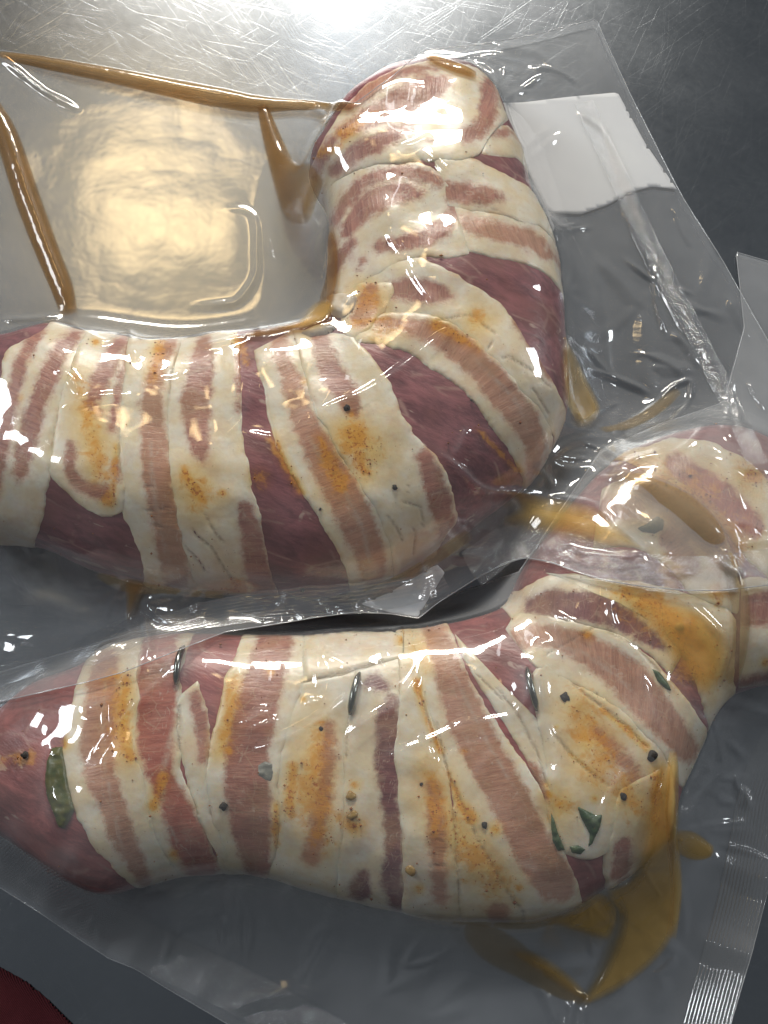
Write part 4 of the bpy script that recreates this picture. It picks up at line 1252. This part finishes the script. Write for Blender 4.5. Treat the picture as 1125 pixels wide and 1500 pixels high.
fold_on('juice_fold', F_lo, [(600, 1343, 2), (690, 1354, 4), (780, 1356, 5), (840, 1338, 5)], M_JUICE_PALE, bag_l, .3)
fold_on('juice_fold', F_lo, [(988, 1230, 7), (1012, 1238, 11), (1030, 1244, 9), (1046, 1246, 4)], M_JUICE, bag_l, .5)
fold_on('juice_fold', F_lo, [(1062, 800, 8), (1078, 850, 9), (1086, 905, 8), (1082, 960, 7), (1068, 1003, 8)], M_JUICE_PALE, bag_l, .9)
fold_on('juice_fold', F_lo, [(890, 690, 8), (955, 715, 14), (1015, 755, 16), (1058, 805, 12)], M_JUICE_PALE, bag_l, .7)
fold_on('juice_fold', F_lo, [(984, 1100, 4), (984, 1160, 7), (984, 1230, 8), (988, 1300, 7), (980, 1375, 5)], M_JUICE, bag_l, .9, .002)

obs_up = np.maximum(np.maximum(maxfilt(h_up) + 0.00045, F_lo + 0.0007), 0.0018)
F_up = np.maximum(blur(drape(obs_up, 2.0e-5, 300), 45), blur(obs_up, 16)) + 0.0002
F_up = F_up + FLAT(F_up) * np.maximum(wave(77), -0.0003) + (1 - FLAT(F_up)) * dimple(177)
F_up = ridge(F_up, [
    ([(430, 612), (490, 594), (545, 570), (600, 530), (662, 480)], 1.5, .9), ([(663, 478), (640, 448), (615, 415), (594, 378)], 1.5, .9), ([(590, 375), (575, 352), (570, 338)], .9, .7),
    ([(665, 672), (674, 655), (684, 630)], 1.4, .8), ([(640, 660), (675, 690), (708, 720), (750, 724), (795, 727)], 3.0, 1.6), ([(795, 727), (850, 735), (872, 742), (905, 772), (940, 806)], 2.4, 1.4),
    ([(330, 305), (360, 308), (374, 325), (376, 370), (374, 405), (352, 438), (330, 446), (285, 448)], .9, .8), ([(-5, 80), (30, 108), (70, 138), (115, 162)], 1.8, 1.6),
    ([(820, 640), (870, 655), (905, 672), (930, 682)], 2.0, 1.2), ([(930, 682), (975, 668), (1010, 650), (1040, 615)], 1.6, 1.1), ([(868, 632), (910, 622), (950, 600), (985, 568), (1010, 560), (1008, 590), (985, 615)], 1.8, 1.2),
    ([(880, 180), (900, 225), (930, 300), (960, 370), (1000, 445), (1040, 530), (1085, 620)], 1.8, 1.8), ([(905, 290), (940, 370), (985, 455), (1030, 545)], 1.4, 1.3), ([(845, 165), (880, 190), (890, 200)], 1.6, 1.6),
    ([(985, 300), (1000, 340), (1010, 360)], 1.0, 1.2), ([(1055, 540), (1075, 590), (1085, 625)], 1.4, 1.4), ([(1095, 560), (1118, 600)], 1.6, 1.2), ([(1060, 620), (1068, 640), (1080, 648)], 1.8, 1.4),
    ([(820, 330), (832, 365), (838, 400), (826, 450)], 1.6, 1.4), ([(835, 490), (870, 600)], 1.5, 1.6), ([(843, 610), (880, 600), (910, 590)], 1.4, 1.2), ([(210, 900), (216, 930), (220, 962)], 2.4, 1.6), ([(130, 965), (150, 950), (170, 942)], 2.0, 1.8),
    ([(205, 880), (235, 905), (255, 912)], 1.5, 1.2), ([(0, 470), (50, 468), (85, 464)], 1.4, .9), ([(100, 470), (150, 500), (185, 492), (215, 500)], 1.2, .9), ([(290, 510), (330, 500), (370, 492)], 1.4, .9),
    ([(90, 595), (120, 585), (170, 580), (200, 582)], 1.1, .8), ([(230, 560), (262, 556), (275, 540)], .9, .7), ([(860, 815), (890, 825), (915, 832)], 1.6, 2.2), ([(945, 815), (955, 840), (968, 862)], 1.5, 1.4), ([(1085, 800), (1130, 790)], 1.5, 1.6),
    ([(820, 800), (860, 812), (920, 816), (940, 806)], 1.6, 1.3), ([(520, 878), (560, 862), (600, 855)], 1.2, 1.0), ([(470, 150), (478, 250), (465, 300)], .8, 1.4), ([(1070, 765), (1100, 770), (1130, 785)], 1.4, 1.1),
    ([(700, 60), (740, 70), (790, 80), (830, 120)], .8, 2.4), ([(830, 500), (900, 480), (960, 420)], .7, 2.5), ([(840, 320), (870, 400), (880, 480)], .7, 2.5),
    ([(20, 880), (90, 900), (170, 890)], .8, 2.5), ([(805, 650), (800, 690), (785, 712)], 1.2, 1.0), ([(0, 940), (60, 950), (120, 930)], .8, 2.2)]
    + fans([(60, 815), (180, 852), (300, 868), (420, 875), (530, 868), (620, 828), (830, 600), (824, 500), (818, 430), (800, 345), (760, 245), (728, 150), (790, 690)], 9, 560, 520)
    + folds([(30, 495, 420, 560, 3, 65, 60, 1.2, 1.1), (40, 520, 620, 650, 4, -25, 110, 1.1, 1.1), (510, 140, 780, 420, 3, 40, 80, 1.1, 1.1), (850, 360, 1010, 620, 9, 30, 110, 1.8, 2.6), (890, 190, 1090, 640, 7, 62, 90, 1.4, 2.2), (830, 630, 1000, 700, 6, 8, 100, 2.0, 2.2),
             (30, 840, 330, 960, 7, -18, 110, 1.8, 2.4), (380, 890, 620, 900, 5, 5, 60, 1.4, 1.6), (700, 790, 1000, 850, 7, 15, 70, 1.6, 1.8), (640, 60, 860, 130, 4, 10, 80, 1.2, 2.2),
             (1020, 660, 1125, 840, 5, 40, 80, 1.8, 2.0)], 31))
UP_OUT = [(-95, 66), (0, 74), (80, 86), (160, 102), (240, 122), (310, 137), (380, 146), (450, 150), (520, 152), (575, 112), (600, 90), (628, 73), (700, 66), (790, 50), (873, 28),
          (892, 72), (920, 132), (960, 212), (1000, 290), (1060, 385), (1125, 500), (1190, 620), (1240, 760), (1240, 850), (1125, 857), (1060, 865), (1000, 865), (930, 858), (885, 850), (845, 838), (805, 823),
          (770, 817), (740, 825), (700, 846), (640, 884), (613, 906), (570, 899), (520, 897), (460, 905), (400, 915), (330, 926), (250, 957), (180, 985), (120, 1001), (0, 1028), (-95, 1045)]
bag_u = empty('vacuum_bag', (0.0, 0.08, 0.0))
tag(bag_u, 'clear vacuum bag holding the white label, its waffle-sealed edge lying over the other bag', 'bag', 'clear vacuum bags')
film_mesh('film', F_up, UP_OUT, M_FILM, bag_u, M_EDGE, h_up, (0.008, 0.17))
ribbon_on('seal_band', F_up, [(690, 838), (740, 802), (780, 796), (830, 806), (880, 822), (940, 836), (1000, 842), (1060, 840), (1125, 832), (1180, 828)], 14.0, M_SEAL, bag_u)
ribbon_on('seal_band', F_up, [(855, 150), (885, 215), (925, 300), (970, 395), (1020, 490), (1070, 590), (1110, 680)], 9.0, M_SEAL, bag_u)
ribbon_on('seal_band', F_up, [(-40, 1000), (40, 982), (130, 958), (220, 925), (330, 898), (430, 885), (520, 878), (600, 865), (650, 845)], 11.0, M_SEAL_RIB, bag_u)
for ch, mt, hk in (([(-12, 78, 5), (60, 91, 9), (150, 108, 11), (250, 129, 13), (320, 143, 14), (380, 153, 12), (440, 154, 8), (525, 157, 8)], M_JUICE_BROWN, .75),
                   ([(-14, 145, 8), (10, 200, 13), (40, 290, 14), (70, 370, 13), (90, 420, 12), (102, 462, 9)], M_JUICE_BROWN, .8),
                   ([(383, 152, 6), (392, 182, 9), (405, 222, 12), (420, 262, 14), (440, 290, 17), (464, 298, 12)], M_JUICE_BROWN, .7),
                   ([(627, 78, 6), (642, 88, 10), (666, 97, 11), (698, 110, 7)], M_JUICE_BROWN, .7),
                   ([(140, 842, 2), (185, 857, 5), (260, 867, 3), (330, 872, 3)], M_JUICE_PALE, .3), ([(500, 874, 2), (560, 858, 3), (620, 829, 4), (690, 780, 5)], M_JUICE_PALE, .3),
                   ([(481, 330, 4), (486, 380, 7), (480, 425, 9), (462, 462, 9), (410, 482, 8), (350, 492, 5)], M_JUICE_BROWN, .3),
                   ([(880, 630, 4), (920, 622, 7), (960, 600, 7), (995, 570, 5)], M_JUICE_PALE, .6)):
    fold_on('juice_fold', F_up, ch, mt, bag_u, hk)
pool_on('juice_pool', F_up, [(824, 488), (840, 515), (862, 560), (880, 605), (852, 628), (834, 602), (826, 560)], M_JUICE, bag_u, .0025, 10)
pool_on('juice_pool', F_up, [(725, 716), (790, 726), (868, 742), (905, 772), (940, 802), (932, 808), (870, 797), (800, 784), (735, 768), (755, 742)], M_JUICE, bag_u, .0020, 26)
pool_on('juice_pool', F_up, [(395, 480), (435, 472), (458, 446), (478, 440), (490, 452), (478, 472), (440, 486)], M_JUICE, bag_u, .0012, 8)
pool_on('juice_pool', F_up, [(182, 850), (214, 858), (204, 880), (193, 905), (186, 914), (184, 880)], M_JUICE_BROWN, bag_u, .0012, 8)

# ------------------------------------------------------------------ flat paper inside the upper bag, red cloth by the table's near side
def sheet(name, poly_px, F, mat, drop, thick, cap=0.0019):
    poly = resample(list(poly_px) + [poly_px[0]], 100, False)[:-1]
    v, f, sd = snapped_grid(poly, poly[:, 0].min() - 3, poly[:, 0].max() + 3, poly[:, 1].min() - 3, poly[:, 1].max() + 3, 5)
    F = np.minimum(F, cap) if cap > 0.1 else np.full(F.shape, cap)
    P = hit_field(F, v)
    P[:, 2] = sample(F, P[:, :2]) - drop
    n = len(P)
    Q = P - np.array((0, 0, thick))
    e = {}
    for q in f:
        for a, b in zip(q, np.roll(q, -1)):
            e[(a, b)] = 1
    side = [(b, a, a + n, b + n) for (a, b) in e if (b, a) not in e]
    fs = [tuple(x) for x in f.tolist()] + [tuple(x[::-1] + n) for x in f] + side
    return mesh_obj(name, np.vstack([P, Q]), fs, mat)


tag(sheet('paper_label', [(715, 150), (765, 149), (830, 141), (905, 134), (945, 208), (992, 276), (955, 272), (925, 280), (890, 299), (850, 313), (805, 310), (780, 262), (748, 200)], F_up, M_PAPER, 0.0007, 0.00025),
    'blank white paper label inside the bag beside the roast tip', 'label')
tag(sheet('paper_label', [(528, 884), (570, 868), (640, 826), (652, 838), (628, 876), (612, 903), (572, 897)], F_up, M_PAPER, 0.0006, 0.0002, 1.0),
    'small pale paper corner under the bag edge between the two roasts', 'label')

cl = np.array([(-60, 1395), (0, 1418), (40, 1440), (75, 1470), (110, 1505), (150, 1560), (-60, 1560)], float)
v, f, sd = snapped_grid(resample(np.vstack([cl, cl[:1]]), 80, False)[:-1], -64, 154, 1390, 1564, 4)
P = unproj(v, 0.002)
pr = np.sqrt(np.clip(sd / 14, 0, 1))
P[:, 2] = 0.0004 + 0.004 * pr + 0.0012 * pr * vnoise(v[:, 0], v[:, 1], 35, 9)
tag(mesh_obj('red_cloth', P, f, M_CLOTH), 'dark red ribbed cloth lying on the steel past the waffle seal', 'cloth')
